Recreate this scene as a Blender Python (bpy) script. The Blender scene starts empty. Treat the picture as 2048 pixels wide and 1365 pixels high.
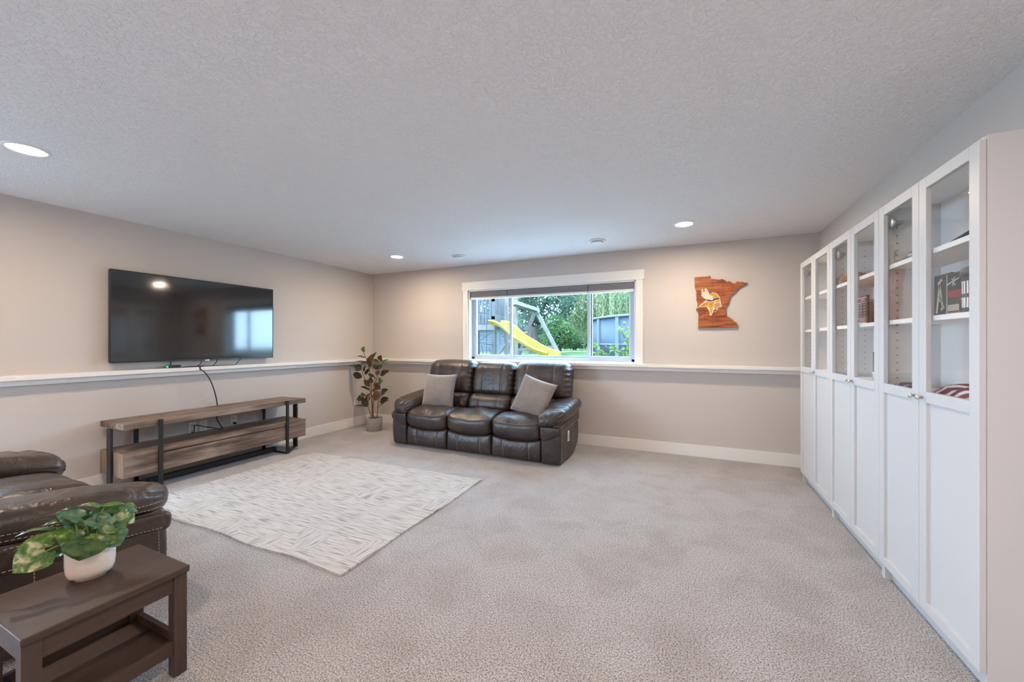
import bpy, bmesh, math, random
from mathutils import Vector, Matrix, Euler
from mathutils.bvhtree import BVHTree
random.seed(7)
PI = math.pi
sc = bpy.context.scene
C = bpy.context.collection

# ------------------------------------------------------------------ camera, world, exposure
F_PX, YAW, Y0, EYE = 775.22, 0.4229, 686.43, 1.2758      # focal length in px of a 2048 wide frame
cd = bpy.data.cameras.new('camera')
cam = bpy.data.objects.new('camera', cd); C.objects.link(cam)
cd.sensor_width = 36.0
cd.lens = F_PX / 2048 * 36.0
cd.shift_y = (Y0 - 682.5) / 2048
cd.clip_start = 0.02; cd.clip_end = 300
cam.location = (0, 0, EYE)
cam.rotation_euler = (PI / 2, 0, YAW)
sc.camera = cam

w = bpy.data.worlds.new('overcast_sky'); sc.world = w
w.use_nodes = True
bg = w.node_tree.nodes['Background']
bg.inputs[0].default_value = (0.54, 0.77, 1.0, 1)
bg.inputs[1].default_value = 33.0

sc.view_settings.view_transform = 'Standard'
sc.view_settings.look = 'None'
sc.view_settings.gamma = 1
sc.view_settings.use_curve_mapping = False
sc.view_settings.exposure = -0.04
sc.cycles.max_bounces = 10
sc.cycles.diffuse_bounces = 6
sc.cycles.glossy_bounces = 4
sc.cycles.transparent_max_bounces = 16
sc.cycles.sample_clamp_indirect = 8
sc.cycles.caustics_reflective = False
sc.cycles.caustics_refractive = False

CAN_WARM = (1.0, 0.79, 0.58)
CAN_POWER = 560
REAR_POWER = 1000

# portal lights: guide the sampling of the sky through the two glazed openings (they emit nothing themselves)
def portal(name, loc, rot, sx, sy):
    l = bpy.data.lights.new(name, 'AREA'); l.shape = 'RECTANGLE'; l.size = sx; l.size_y = sy
    l.cycles.is_portal = True
    o = bpy.data.objects.new(name, l); o.location = loc; o.rotation_euler = rot; C.objects.link(o)

XL, XR, YB, YR, H = -4.652, 1.218, 4.823, -3.3, 2.39
portal('window_portal', (-1.705, YB + 0.16, 1.535), (PI / 2, 0, PI), 2.30, 0.98)

# ------------------------------------------------------------------ node helpers
class N:
    def __init__(s, m): s.t = m.node_tree; s.t.nodes.clear()
    def n(s, typ, ins=None, **kw):
        x = s.t.nodes.new(typ)
        for k, v in kw.items(): setattr(x, k, v)
        for k, v in (ins or {}).items():
            sock = x.inputs[k]
            if hasattr(v, 'is_output'): s.t.links.new(v, sock)
            else: sock.default_value = v
        return x
    def math(s, op, a, b=0.0, c=0.0):
        return s.n('ShaderNodeMath', {0: a, 1: b, 2: c}, operation=op).outputs[0]
    def mix(s, f, a, b):
        x = s.n('ShaderNodeMix', data_type='RGBA')
        for k, v in ((0, f), (6, a), (7, b)):
            if hasattr(v, 'is_output'): s.t.links.new(v, x.inputs[k])
            else: x.inputs[k].default_value = v
        return x.outputs[2]
    def ramp(s, f, stops):
        x = s.n('ShaderNodeValToRGB', {0: f})
        e = x.color_ramp.elements
        while len(e) < len(stops): e.new(0.5)
        for i, (p, c) in enumerate(stops):
            e[i].position = p; e[i].color = c if len(c) == 4 else (*c, 1)
        return x.outputs[0]
    def out(s, sh):
        s.n('ShaderNodeOutputMaterial', {0: sh})

def c4(c): return (c[0], c[1], c[2], 1)

def mat(name, col, rough=0.5, metal=0.0, var=0.0, vscale=6.0, bump=0.0, bscale=80.0, bdist=0.002, coat=0.0, spec=0.5, sheen=0.0, stretch=None):
    m = bpy.data.materials.new(name); m.use_nodes = True
    g = N(m)
    tc = g.n('ShaderNodeTexCoord').outputs['Object']
    if stretch: tc = g.n('ShaderNodeMapping', {0: tc, 3: stretch}).outputs[0]
    p = {'Roughness': rough, 'Metallic': metal, 'Coat Weight': coat, 'Specular IOR Level': spec, 'Sheen Weight': sheen}
    if var > 0:
        nz = g.n('ShaderNodeTexNoise', {'Vector': tc, 'Scale': vscale, 'Detail': 5.0}).outputs[0]
        lo = tuple(max(0, x * (1 - var)) for x in col); hi = tuple(min(1, x * (1 + var)) for x in col)
        p['Base Color'] = g.ramp(nz, [(0.3, lo), (0.7, hi)])
    else:
        p['Base Color'] = c4(col)
    if bump > 0:
        nb = g.n('ShaderNodeTexNoise', {'Vector': tc, 'Scale': bscale, 'Detail': 3.0}).outputs[0]
        p['Normal'] = g.n('ShaderNodeBump', {'Height': nb, 'Strength': bump, 'Distance': bdist}).outputs[0]
    b = g.n('ShaderNodeBsdfPrincipled', p)
    g.out(b.outputs[0])
    return m

def emit(name, col, s):
    m = bpy.data.materials.new(name); m.use_nodes = True
    g = N(m); g.out(g.n('ShaderNodeEmission', {0: c4(col), 1: s}).outputs[0]); return m

def glass(name, tint, refl=1.0, rough=0.0):
    m = bpy.data.materials.new(name); m.use_nodes = True
    g = N(m)
    bf = g.n('ShaderNodeNewGeometry').outputs['Backfacing']
    ior = g.math('MULTIPLY_ADD', bf, 1 / 1.5 - 1.5, 1.5)      # same reflection from both faces of the thin pane
    fr = g.n('ShaderNodeFresnel', {0: ior}).outputs[0]
    f = g.math('MULTIPLY', fr, refl)
    a = g.n('ShaderNodeBsdfTransparent', {0: c4(tint)}).outputs[0]
    b = g.n('ShaderNodeBsdfGlossy', {0: (1, 1, 1, 1), 'Roughness': rough}).outputs[0]
    g.out(g.n('ShaderNodeMixShader', {0: f, 1: a, 2: b}).outputs[0])
    return m

def mat_carpet():
    m = bpy.data.materials.new('carpet'); m.use_nodes = True
    g = N(m)
    tc = g.n('ShaderNodeTexCoord').outputs['Object']
    n1 = g.n('ShaderNodeTexNoise', {'Vector': tc, 'Scale': 150.0, 'Detail': 4.0, 'Roughness': 0.7}).outputs[0]
    n2 = g.n('ShaderNodeTexNoise', {'Vector': tc, 'Scale': 55.0, 'Detail': 2.0}).outputs[0]
    n3 = g.n('ShaderNodeTexNoise', {'Vector': tc, 'Scale': 3.2, 'Detail': 5.0, 'Roughness': 0.6, 'Distortion': 0.6}).outputs[0]
    col = g.ramp(n1, [(0.37, (0.085, 0.077, 0.073)), (0.46, (0.36, 0.338, 0.332)), (0.60, (0.70, 0.675, 0.672))])
    low = g.ramp(n3, [(0.36, (0.86, 0.835, 0.81)), (0.58, (1, 1, 1))])
    mx = g.n('ShaderNodeMix', {0: 1.0}, data_type='RGBA', blend_type='MULTIPLY')
    g.t.links.new(col, mx.inputs[6]); g.t.links.new(low, mx.inputs[7])
    hgt = g.math('ADD', n1, g.math('MULTIPLY', n2, 0.6))
    bp = g.n('ShaderNodeBump', {'Height': hgt, 'Strength': 0.9, 'Distance': 0.008}).outputs[0]
    b = g.n('ShaderNodeBsdfPrincipled', {'Base Color': mx.outputs[2], 'Roughness': 0.95, 'Normal': bp, 'Specular IOR Level': 0.1, 'Sheen Weight': 0.25})
    g.out(b.outputs[0]); return m

def mat_ceiling():
    m = bpy.data.materials.new('ceiling_texture'); m.use_nodes = True
    g = N(m)
    tc = g.n('ShaderNodeTexCoord').outputs['Object']
    n1 = g.n('ShaderNodeTexNoise', {'Vector': tc, 'Scale': 42.0, 'Detail': 3.0, 'Distortion': 1.2}).outputs[0]
    n2 = g.n('ShaderNodeTexNoise', {'Vector': tc, 'Scale': 120.0, 'Detail': 2.0}).outputs[0]
    r = g.ramp(n1, [(0.42, (0, 0, 0)), (0.56, (1, 1, 1))])
    hgt = g.math('ADD', r, g.math('MULTIPLY', n2, 0.5))
    bp = g.n('ShaderNodeBump', {'Height': hgt, 'Strength': 0.75, 'Distance': 0.004}).outputs[0]
    b = g.n('ShaderNodeBsdfPrincipled', {'Base Color': (0.80, 0.80, 0.81, 1), 'Roughness': 0.9, 'Normal': bp, 'Specular IOR Level': 0.2})
    g.out(b.outputs[0]); return m

def mat_rug():
    m = bpy.data.materials.new('rug_weave'); m.use_nodes = True
    g = N(m)
    tc = g.n('ShaderNodeTexCoord').outputs['Object']
    vor = g.n('ShaderNodeTexVoronoi', {'Vector': tc, 'Scale': 4.2, 'Randomness': 0.85}, distance='CHEBYCHEV', voronoi_dimensions='2D')
    sel = g.math('GREATER_THAN', g.n('ShaderNodeSeparateColor', {0: vor.outputs['Color']}).outputs[0], 0.72)
    def lines(axis):
        st = (6.0, 105.0, 1.0) if axis == 'x' else (105.0, 6.0, 1.0)
        mp = g.n('ShaderNodeMapping', {0: tc, 3: st}).outputs[0]
        return g.n('ShaderNodeTexNoise', {'Vector': mp, 'Scale': 1.0, 'Detail': 2.0, 'Roughness': 0.55}).outputs[0]
    lx, ly = lines('x'), lines('y')
    mxv = g.n('ShaderNodeMix', {0: sel, 2: lx, 3: ly}, data_type='FLOAT').outputs[0]
    fine = g.n('ShaderNodeTexNoise', {'Vector': tc, 'Scale': 260.0, 'Detail': 2.0}).outputs[0]
    col = g.ramp(mxv, [(0.33, (0.27, 0.245, 0.225)), (0.41, (0.42, 0.392, 0.365)), (0.48, (0.545, 0.515, 0.49)), (0.66, (0.615, 0.585, 0.56))])
    fc = g.ramp(fine, [(0.35, (0.86, 0.86, 0.86)), (0.6, (1, 1, 1))])
    mx = g.n('ShaderNodeMix', {0: 1.0}, data_type='RGBA', blend_type='MULTIPLY')
    g.t.links.new(col, mx.inputs[6]); g.t.links.new(fc, mx.inputs[7])
    bp = g.n('ShaderNodeBump', {'Height': mxv, 'Strength': 0.6, 'Distance': 0.004}).outputs[0]
    b = g.n('ShaderNodeBsdfPrincipled', {'Base Color': mx.outputs[2], 'Roughness': 0.95, 'Normal': bp, 'Specular IOR Level': 0.1})
    g.out(b.outputs[0]); return m

def mat_leather(name, dark, light, rough):
    m = bpy.data.materials.new(name); m.use_nodes = True
    g = N(m)
    tc = g.n('ShaderNodeTexCoord').outputs['Object']
    n1 = g.n('ShaderNodeTexNoise', {'Vector': tc, 'Scale': 5.0, 'Detail': 4.0}).outputs[0]
    col = g.ramp(n1, [(0.3, dark), (0.72, light)])
    v = g.n('ShaderNodeTexVoronoi', {'Vector': tc, 'Scale': 210.0}, feature='DISTANCE_TO_EDGE').outputs[0]
    vr = g.ramp(v, [(0.0, (0, 0, 0)), (0.12, (1, 1, 1))])
    wr = g.n('ShaderNodeTexNoise', {'Vector': tc, 'Scale': 11.0, 'Detail': 3.0, 'Distortion': 1.8}).outputs[0]
    b1 = g.n('ShaderNodeBump', {'Height': vr, 'Strength': 0.16, 'Distance': 0.001}).outputs[0]
    b2 = g.n('ShaderNodeBump', {'Height': wr, 'Strength': 0.45, 'Distance': 0.014, 'Normal': b1}).outputs[0]
    rr = g.math('MULTIPLY_ADD', n1, 0.18, rough - 0.09)
    b = g.n('ShaderNodeBsdfPrincipled', {'Base Color': col, 'Roughness': rr, 'Normal': b2, 'Specular IOR Level': 0.62})
    g.out(b.outputs[0]); return m

def mat_wood(name, cols, axis, scale=1.0, rough=0.6, streak=26.0, spec=0.35):
    """grain runs along the given object axis"""
    m = bpy.data.materials.new(name); m.use_nodes = True
    g = N(m)
    tc = g.n('ShaderNodeTexCoord').outputs['Object']
    st = [streak * scale] * 3; st[axis] = 1.6 * scale
    mp = g.n('ShaderNodeMapping', {0: tc, 3: tuple(st)}).outputs[0]
    n1 = g.n('ShaderNodeTexNoise', {'Vector': mp, 'Scale': 1.0, 'Detail': 7.0, 'Roughness': 0.65, 'Distortion': 0.7}).outputs[0]
    st2 = [4.0 * scale] * 3; st2[axis] = 1.2 * scale
    mp2 = g.n('ShaderNodeMapping', {0: tc, 3: tuple(st2)}).outputs[0]
    n2 = g.n('ShaderNodeTexNoise', {'Vector': mp2, 'Scale': 1.3, 'Detail': 4.0, 'Distortion': 1.0}).outputs[0]
    f = g.math('MULTIPLY_ADD', n2, 0.55, g.math('MULTIPLY', n1, 0.55))
    col = g.ramp(f, [(0.36, cols[0]), (0.52, cols[1]), (0.70, cols[2])])
    bp = g.n('ShaderNodeBump', {'Height': n1, 'Strength': 0.35, 'Distance': 0.002}).outputs[0]
    b = g.n('ShaderNodeBsdfPrincipled', {'Base Color': col, 'Roughness': rough, 'Normal': bp, 'Specular IOR Level': spec})
    g.out(b.outputs[0]); return m

def mat_leaf(name, cols, trans=0.25, rough=0.35, vscale=18.0, spec=0.5):
    m = bpy.data.materials.new(name); m.use_nodes = True
    g = N(m)
    tc = g.n('ShaderNodeTexCoord').outputs['Object']
    n1 = g.n('ShaderNodeTexNoise', {'Vector': tc, 'Scale': vscale, 'Detail': 3.0, 'Distortion': 0.8}).outputs[0]
    col = g.ramp(n1, [(0.34, cols[0]), (0.52, cols[1]), (0.68, cols[2])])
    b = g.n('ShaderNodeBsdfPrincipled', {'Base Color': col, 'Roughness': rough, 'Specular IOR Level': spec})
    t = g.n('ShaderNodeBsdfTranslucent', {0: col}).outputs[0]
    g.out(g.n('ShaderNodeMixShader', {0: trans, 1: b.outputs[0], 2: t}).outputs[0]); return m

M = dict(
    carpet=mat_carpet(), ceil=mat_ceiling(), rug=mat_rug(),
    wall=mat('wall_greige', (0.555, 0.515, 0.485), 0.85, bump=0.12, bscale=220, bdist=0.001, spec=0.25),
    trim=mat('trim_white', (0.77, 0.755, 0.73), 0.45),
    vinyl=mat('vinyl_backlit', (0.46, 0.51, 0.57), 0.4),  # white vinyl coloured darker and bluer to stand for backlit shade
    lam=mat('white_laminate', (0.59, 0.59, 0.595), 0.42),
    lamin=mat('cabinet_inner_brightened', (0.90, 0.885, 0.865), 0.6),  # paler copy of the laminate, interior brightness put into the colour
    hole=mat('pin_hole_grey', (0.12, 0.11, 0.10), 0.8),
    leather=mat_leather('leather_charcoal', (0.024, 0.017, 0.015), (0.052, 0.037, 0.032), 0.36),
    leather2=mat_leather('leather_brown', (0.034, 0.022, 0.016), (0.072, 0.046, 0.033), 0.33),
    thread=mat('thread_tan', (0.46, 0.34, 0.26), 0.8),
    liner=mat('black_liner', (0.012, 0.011, 0.011), 0.8),
    pillow=mat('pillow_velvet', (0.25, 0.212, 0.192), 0.9, var=0.12, vscale=9, bump=0.35, bscale=14, bdist=0.012, sheen=0.6, spec=0.2),
    piping=mat('pillow_edge', (0.19, 0.16, 0.145), 0.9),
    metal=mat('black_metal', (0.028, 0.027, 0.027), 0.45, metal=0.4),
    tvframe=mat('tv_bezel', (0.012, 0.012, 0.013), 0.35),
    screen=mat('tv_screen', (0.008, 0.009, 0.012), 0.075, spec=0.9),
    silver=mat('silver_tab', (0.55, 0.55, 0.57), 0.3, metal=0.8),
    cable=mat('cable_black', (0.012, 0.012, 0.012), 0.5),
    wood=mat_wood('reclaimed_wood', [(0.045, 0.029, 0.021), (0.165, 0.112, 0.083), (0.36, 0.28, 0.225)], 1),
    woodend=mat_wood('reclaimed_end_grain', [(0.10, 0.058, 0.034), (0.21, 0.13, 0.078), (0.33, 0.22, 0.14)], 2),
    espresso=mat_wood('espresso_wood', [(0.050, 0.033, 0.027), (0.063, 0.042, 0.034), (0.084, 0.056, 0.044)], 1, rough=0.42, streak=40),
    espressoz=mat_wood('espresso_leg', [(0.045, 0.030, 0.025), (0.062, 0.042, 0.034), (0.082, 0.056, 0.046)], 2, rough=0.45, streak=40),
    sign=mat_wood('sign_wood', [(0.045, 0.010, 0.008), (0.27, 0.070, 0.024), (0.50, 0.185, 0.060)], 0, scale=2.6, rough=0.5, streak=30),
    signline=mat('sign_groove', (0.10, 0.022, 0.012), 0.7),
    potgrey=mat('concrete_pot', (0.36, 0.345, 0.335), 0.85, var=0.08, vscale=20, bump=0.2, bscale=60),
    potwhite=mat('white_ceramic', (0.80, 0.78, 0.75), 0.25),
    soil=mat('soil', (0.025, 0.018, 0.013), 0.95, bump=0.9, bscale=60, bdist=0.01),
    bark=mat('plant_stem', (0.20, 0.115, 0.065), 0.8, var=0.3, vscale=40),
    stemg=mat('green_stem', (0.24, 0.36, 0.09), 0.5),
    plate=mat('outlet_plate', (0.78, 0.76, 0.73), 0.4),
    slot=mat('outlet_slot', (0.05, 0.05, 0.05), 0.6),
    shade=mat('cellular_shade', (0.20, 0.20, 0.22), 0.85),
    plastic=mat('white_plastic', (0.78, 0.79, 0.80), 0.45),
    vent=mat('vent_gap', (0.10, 0.11, 0.12), 0.7),
    winglass=glass('window_glass', (0.70, 0.735, 0.755), 0.05), added_doorglass=glass('added_door_glass', (0.96, 0.965, 0.97), 0.7),
    cabglass=glass('cabinet_glass', (0.985, 0.99, 0.99), 0.5),
    nickel=mat('brushed_nickel', (0.70, 0.66, 0.60), 0.35, metal=0.7),
    hinge=mat('hinge_steel', (0.34, 0.35, 0.36), 0.35, metal=0.8),
    lens=emit('led_lens', CAN_WARM, CAN_POWER),
    lensrear=emit('led_lens_rear', (1.0, 0.50, 0.23), REAR_POWER),
)

# ------------------------------------------------------------------ mesh helpers
def link(o, parent=None):
    C.objects.link(o)
    if parent is not None: o.parent = parent
    return o

def setp(o, label=None, cat=None, group=None, kind=None):
    if label: o['label'] = label
    if cat: o['category'] = cat
    if group: o['group'] = group
    if kind: o['kind'] = kind
    return o

def obj(name, bm, material, parent=None, smooth=False, loc=None, rot=None):
    me = bpy.data.meshes.new(name)
    bm.to_mesh(me); bm.free()
    me.materials.append(material)
    if smooth:
        for p in me.polygons: p.use_smooth = True
    o = bpy.data.objects.new(name, me)
    if loc: o.location = loc
    if rot: o.rotation_euler = rot
    return link(o, parent)

def thing(name, label, cat, loc=(0, 0, 0), rz=0.0, group=None):
    o = bpy.data.objects.new(name, None); o.empty_display_size = 0.1
    o.location = loc; o.rotation_euler = (0, 0, rz)
    link(o); return setp(o, label, cat, group)

def box(bm, x0, x1, y0, y1, z0, z1, bev=0.0):
    vs = [bm.verts.new((x, y, z)) for x in (x0, x1) for y in (y0, y1) for z in (z0, z1)]
    fs = []
    for q in ((0, 1, 3, 2), (4, 6, 7, 5), (0, 4, 5, 1), (2, 3, 7, 6), (0, 2, 6, 4), (1, 5, 7, 3)):
        fs.append(bm.faces.new([vs[i] for i in q]))
    if bev > 0:
        es = list({e for f in fs for e in f.edges})
        bmesh.ops.bevel(bm, geom=es, offset=bev, segments=2, profile=0.5, affect='EDGES')
    return bm

def bx(x0, x1, y0, y1, z0, z1, bev=0.0):
    bm = bmesh.new(); box(bm, x0, x1, y0, y1, z0, z1, bev)
    bmesh.ops.recalc_face_normals(bm, faces=bm.faces); return bm

def boxes(lst, bev=0.0):
    bm = bmesh.new()
    for b in lst: box(bm, *b, bev)
    bmesh.ops.recalc_face_normals(bm, faces=bm.faces); return bm

def tube(bm, pts, r, seg=8, caps=True):
    pts = [Vector(p) for p in pts]
    rings = []
    up = Vector((0, 0, 1))
    for i, p in enumerate(pts):
        t = (pts[min(i + 1, len(pts) - 1)] - pts[max(i - 1, 0)])
        if t.length < 1e-9: t = Vector((0, 0, 1))
        t.normalize()
        a = t.cross(up)
        if a.length < 1e-3: a = t.cross(Vector((1, 0, 0)))
        a.normalize(); b = t.cross(a)
        rr = r[i] if isinstance(r, (list, tuple)) else r
        rings.append([bm.verts.new(p + (a * math.cos(2 * PI * k / seg) + b * math.sin(2 * PI * k / seg)) * rr) for k in range(seg)])
    for A, B in zip(rings, rings[1:]):
        for k in range(seg):
            bm.faces.new((A[k], A[(k + 1) % seg], B[(k + 1) % seg], B[k]))
    if caps:
        bm.faces.new(rings[0]); bm.faces.new(rings[-1])
    return bm

def spline(pts, n=8):
    """Catmull-Rom through the points"""
    P = [Vector(p) for p in pts]; P = [P[0] * 2 - P[1]] + P + [P[-1] * 2 - P[-2]]
    out = []
    for i in range(1, len(P) - 2):
        for k in range(n):
            t = k / n; a, b, c, d = P[i - 1], P[i], P[i + 1], P[i + 2]
            out.append(0.5 * ((2 * b) + (c - a) * t + (2 * a - 5 * b + 4 * c - d) * t * t + (3 * b - a - 3 * c + d) * t ** 3))
    out.append(P[-2]); return out

def lathe(prof, seg=32, ex=1.0, ey=1.0):
    bm = bmesh.new(); rings = []
    for r, z in prof:
        if r < 1e-6: rings.append([bm.verts.new((0, 0, z))])
        else: rings.append([bm.verts.new((r * ex * math.cos(2 * PI * k / seg), r * ey * math.sin(2 * PI * k / seg), z)) for k in range(seg)])
    for A, B in zip(rings, rings[1:]):
        for k in range(seg):
            a0, a1 = A[k % len(A)], A[(k + 1) % len(A)]; b0, b1 = B[k % len(B)], B[(k + 1) % len(B)]
            vs = []
            for v in (a0, a1, b1, b0):
                if v not in vs: vs.append(v)
            if len(vs) > 2: bm.faces.new(vs)
    bmesh.ops.recalc_face_normals(bm, faces=bm.faces); return bm

def rbox(cx, cy, cz, hx, hy, hz, r, n=(10, 10, 10), m=3, fn=None):
    """rounded box; fn(x,y,z,u,v,w) bends it"""
    def ax(h, k):
        i = h - r
        inner = [(-i + 2 * i * q / k) for q in range(k + 1)] if i > 1e-6 else [0.0]
        t = [r * math.tan(PI / 4 * q / m) for q in range(1, m + 1)]
        return [-i - q for q in reversed(t)] + inner + [i + q for q in t]
    A, B, D = ax(hx, n[0]), ax(hy, n[1]), ax(hz, n[2])
    bm = bmesh.new(); cache = {}
    def vert(i, j, k):
        key = (i, j, k)
        if key in cache: return cache[key]
        p = (A[i], B[j], D[k])
        q = [max(-(h - r), min(h - r, c)) for c, h in zip(p, (hx, hy, hz))]
        d = Vector(p) - Vector(q)
        if d.length > 1e-9: d = d.normalized() * r
        p = Vector(q) + d
        if fn:
            p = Vector(fn(p.x, p.y, p.z, p.x / hx, p.y / hy, p.z / hz))
        cache[key] = bm.verts.new((p.x + cx, p.y + cy, p.z + cz)); return cache[key]
    na, nb, nd = len(A), len(B), len(D)
    for i in (0, na - 1):
        for j in range(nb - 1):
            for k in range(nd - 1): bm.faces.new((vert(i, j, k), vert(i, j + 1, k), vert(i, j + 1, k + 1), vert(i, j, k + 1)))
    for j in (0, nb - 1):
        for i in range(na - 1):
            for k in range(nd - 1): bm.faces.new((vert(i, j, k), vert(i + 1, j, k), vert(i + 1, j, k + 1), vert(i, j, k + 1)))
    for k in (0, nd - 1):
        for i in range(na - 1):
            for j in range(nb - 1): bm.faces.new((vert(i, j, k), vert(i + 1, j, k), vert(i + 1, j + 1, k), vert(i, j + 1, k)))
    bmesh.ops.recalc_face_normals(bm, faces=bm.faces); return bm

def plate(pts, y0, y1):
    """outline in x,z extruded along y"""
    bm = bmesh.new()
    a = [bm.verts.new((x, y0, z)) for x, z in pts]; b = [bm.verts.new((x, y1, z)) for x, z in pts]
    bm.faces.new(a); bm.faces.new(b[::-1])
    for i in range(len(pts)):
        j = (i + 1) % len(pts); bm.faces.new((a[i], b[i], b[j], a[j]))
    bmesh.ops.recalc_face_normals(bm, faces=bm.faces); return bm

def structure(name, bm, m, parent=None):
    o = obj(name, bm, m, parent); o['kind'] = 'structure'; return o

def copy_tree(o, parent=None, name=None):
    c = o.copy(); C.objects.link(c)
    if parent is not None: c.parent = parent
    for ch in list(o.children): copy_tree(ch, c)
    return c

FWD = Vector((-math.sin(YAW), math.cos(YAW), 0)); RGT = Vector((math.cos(YAW), math.sin(YAW), 0))
def at(px, py, Y=None, X=None, Z=None):
    """place in the room on a given plane"""
    d = FWD + RGT * ((px - 1024) / F_PX) + Vector((0, 0, (Y0 - py) / F_PX))
    if Y is not None: s = Y / d.y
    elif X is not None: s = X / d.x
    else: s = (Z - EYE) / d.z
    return Vector((0, 0, EYE)) + d * s

# ------------------------------------------------------------------ the room
structure('floor', bx(XL - 0.1, XR + 0.1, YR - 0.1, YB + 0.1, -0.1, 0), M['carpet'])
structure('ceiling', bx(XL - 0.1, XR + 0.1, YR - 0.1, YB + 0.2, H, H + 0.12), M['ceil'])
WX0, WX1, WZ0, WZ1 = -2.86, -0.549, 1.03, 2.03
structure('wall_back', boxes([(XL - 0.1, WX0, YB, YB + 0.2, 0, H), (WX1, XR + 0.1, YB, YB + 0.2, 0, H),
                              (WX0, WX1, YB, YB + 0.2, 0, WZ0), (WX0, WX1, YB, YB + 0.2, WZ1, H)]), M['wall'])
DY0, DY1, DZ1 = -1.75, 0.75, 2.10
structure('wall_left', boxes([(XL - 0.1, XL, DY1, YB, 0, H), (XL - 0.1, XL, YR, DY0, 0, H), (XL - 0.1, XL, DY0, DY1, DZ1, H)]), M['wall'])
structure('wall_right', bx(XR, XR + 0.1, YR, YB, 0, H), M['wall'])
structure('wall_rear', bx(XL, XR, YR - 0.1, YR, 0, H), M['wall'])
structure('baseboard_back', bx(XL + 0.014, XR, YB - 0.014, YB, 0, 0.132, 0.003), M['trim'])
structure('baseboard_left', bx(XL, XL + 0.014, DY1 + 0.08, YB, 0, 0.132, 0.003), M['trim'])
structure('baseboard_right', bx(XR - 0.012, XR, YR, 1.95, 0, 0.132, 0.003), M['trim'])
structure('baseboard_rear', bx(XL, XR - 0.014, YR, YR + 0.014, 0, 0.132, 0.003), M['trim'])
# the painted ledge cap that runs round the foundation wall, with its apron moulding
structure('trim_1', boxes([(XL + 0.10, XR, YB - 0.10, YB, 0.992, 1.03), (XL + 0.05, XR, YB - 0.05, YB, 0.950, 0.992)], 0.005), M['trim'])
structure('trim_2', boxes([(XL, XL + 0.10, DY1 + 0.09, YB, 0.992, 1.03), (XL, XL + 0.05, DY1 + 0.09, YB, 0.950, 0.992)], 0.005), M['trim'])

# patio door added unseen on the left wall to let in cool daylight
d1 = bpy.data.objects.new('added_patio_door', None); link(d1); setp(d1, kind='structure')
X = XL - 0.06
obj('added_door_frame', boxes([(X, X + 0.07, DY0, DY0 + 0.06, 0, DZ1), (X, X + 0.07, DY1 - 0.06, DY1, 0, DZ1), (X, X + 0.07, DY0, DY1, DZ1 - 0.06, DZ1),
                         (X, X + 0.07, DY0, DY1, 0, 0.06), (X, X + 0.07, -0.54, -0.46, 0.06, DZ1 - 0.06)]), M['vinyl'], d1)
obj('pane', bx(X + 0.02, X + 0.026, DY0 + 0.06, -0.54, 0.06, DZ1 - 0.06), M['added_doorglass'], d1)
obj('pane', bx(X + 0.03, X + 0.036, -0.46, DY1 - 0.06, 0.06, DZ1 - 0.06), M['added_doorglass'], d1)
structure('trim_3', boxes([(XL, XL + 0.02, DY0 - 0.085, DY0, 0, DZ1 + 0.09), (XL, XL + 0.02, DY1, DY1 + 0.085, 0, DZ1 + 0.09), (XL, XL + 0.02, DY0, DY1, DZ1, DZ1 + 0.09)]), M['trim'])
portal('added_door_portal', (XL - 0.09, (DY0 + DY1) / 2, DZ1 / 2), (PI / 2, 0, -PI / 2), DY1 - DY0, DZ1)

# window in the back wall
win = bpy.data.objects.new('window_1', None); link(win); setp(win, kind='structure')
obj('casing', boxes([(-2.938, WX0, YB - 0.018, YB, 1.03, 2.03), (WX1, -0.469, YB - 0.018, YB, 1.03, 2.03)], 0.002), M['trim'], win)
obj('head_casing', bx(-2.953, -0.453, YB - 0.024, YB, 2.028, 2.147, 0.003), M['trim'], win)
obj('jamb', boxes([(WX0, WX0 + 0.018, YB, YB + 0.13, 1.03, 2.03), (WX1 - 0.018, WX1, YB, YB + 0.13, 1.03, 2.03), (WX0, WX1, YB, YB + 0.13, 2.012, 2.03), (WX0, WX1, YB - 0.02, YB + 0.13, 1.03, 1.045)]), M['trim'], win)
fy = YB + 0.10
mA = at(1021, 680, Y=fy).x; mB = at(1180, 680, Y=fy).x
fr = obj('window_frame', boxes([(WX0 + 0.018, WX0 + 0.060, fy - 0.02, fy + 0.06, 1.045, 2.012), (WX1 - 0.060, WX1 - 0.018, fy - 0.02, fy + 0.06, 1.045, 2.012),
                                (WX0 + 0.018, WX1 - 0.018, fy - 0.02, fy + 0.06, 1.045, 1.078), (WX0 + 0.018, WX1 - 0.018, fy - 0.02, fy + 0.06, 1.97, 2.012)], 0.002), M['vinyl'], win)
def sash(x0, x1, y, nm, tk=0.036):
    s = obj(nm, boxes([(x0, x0 + tk, y - 0.015, y + 0.015, 1.075, 1.975), (x1 - tk, x1, y - 0.015, y + 0.015, 1.075, 1.975),
                       (x0 + tk, x1 - tk, y - 0.015, y + 0.015, 1.075, 1.075 + tk), (x0 + tk, x1 - tk, y - 0.015, y + 0.015, 1.975 - tk, 1.975)], 0.002), M['vinyl'], win)
    obj('pane', bx(x0 + tk - 0.004, x1 - tk + 0.004, y - 0.003, y + 0.003, 1.075 + tk - 0.004, 1.975 - tk + 0.004), M['winglass'], s)
    return s
sa = sash(WX0 + 0.055, mA + 0.03, fy + 0.0, 'sash')
sb = sash(mB - 0.03, WX1 - 0.055, fy + 0.0, 'sash')
sash(mA - 0.025, mB + 0.025, fy + 0.035, 'fixed_sash', 0.03)
for x in (mA, mB):
    obj('latch', boxes([(x - 0.012, x + 0.012, fy - 0.032, fy - 0.015, z - 0.022, z + 0.022) for z in (1.30, 1.72)], 0.004), M['vinyl'], win)

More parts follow.
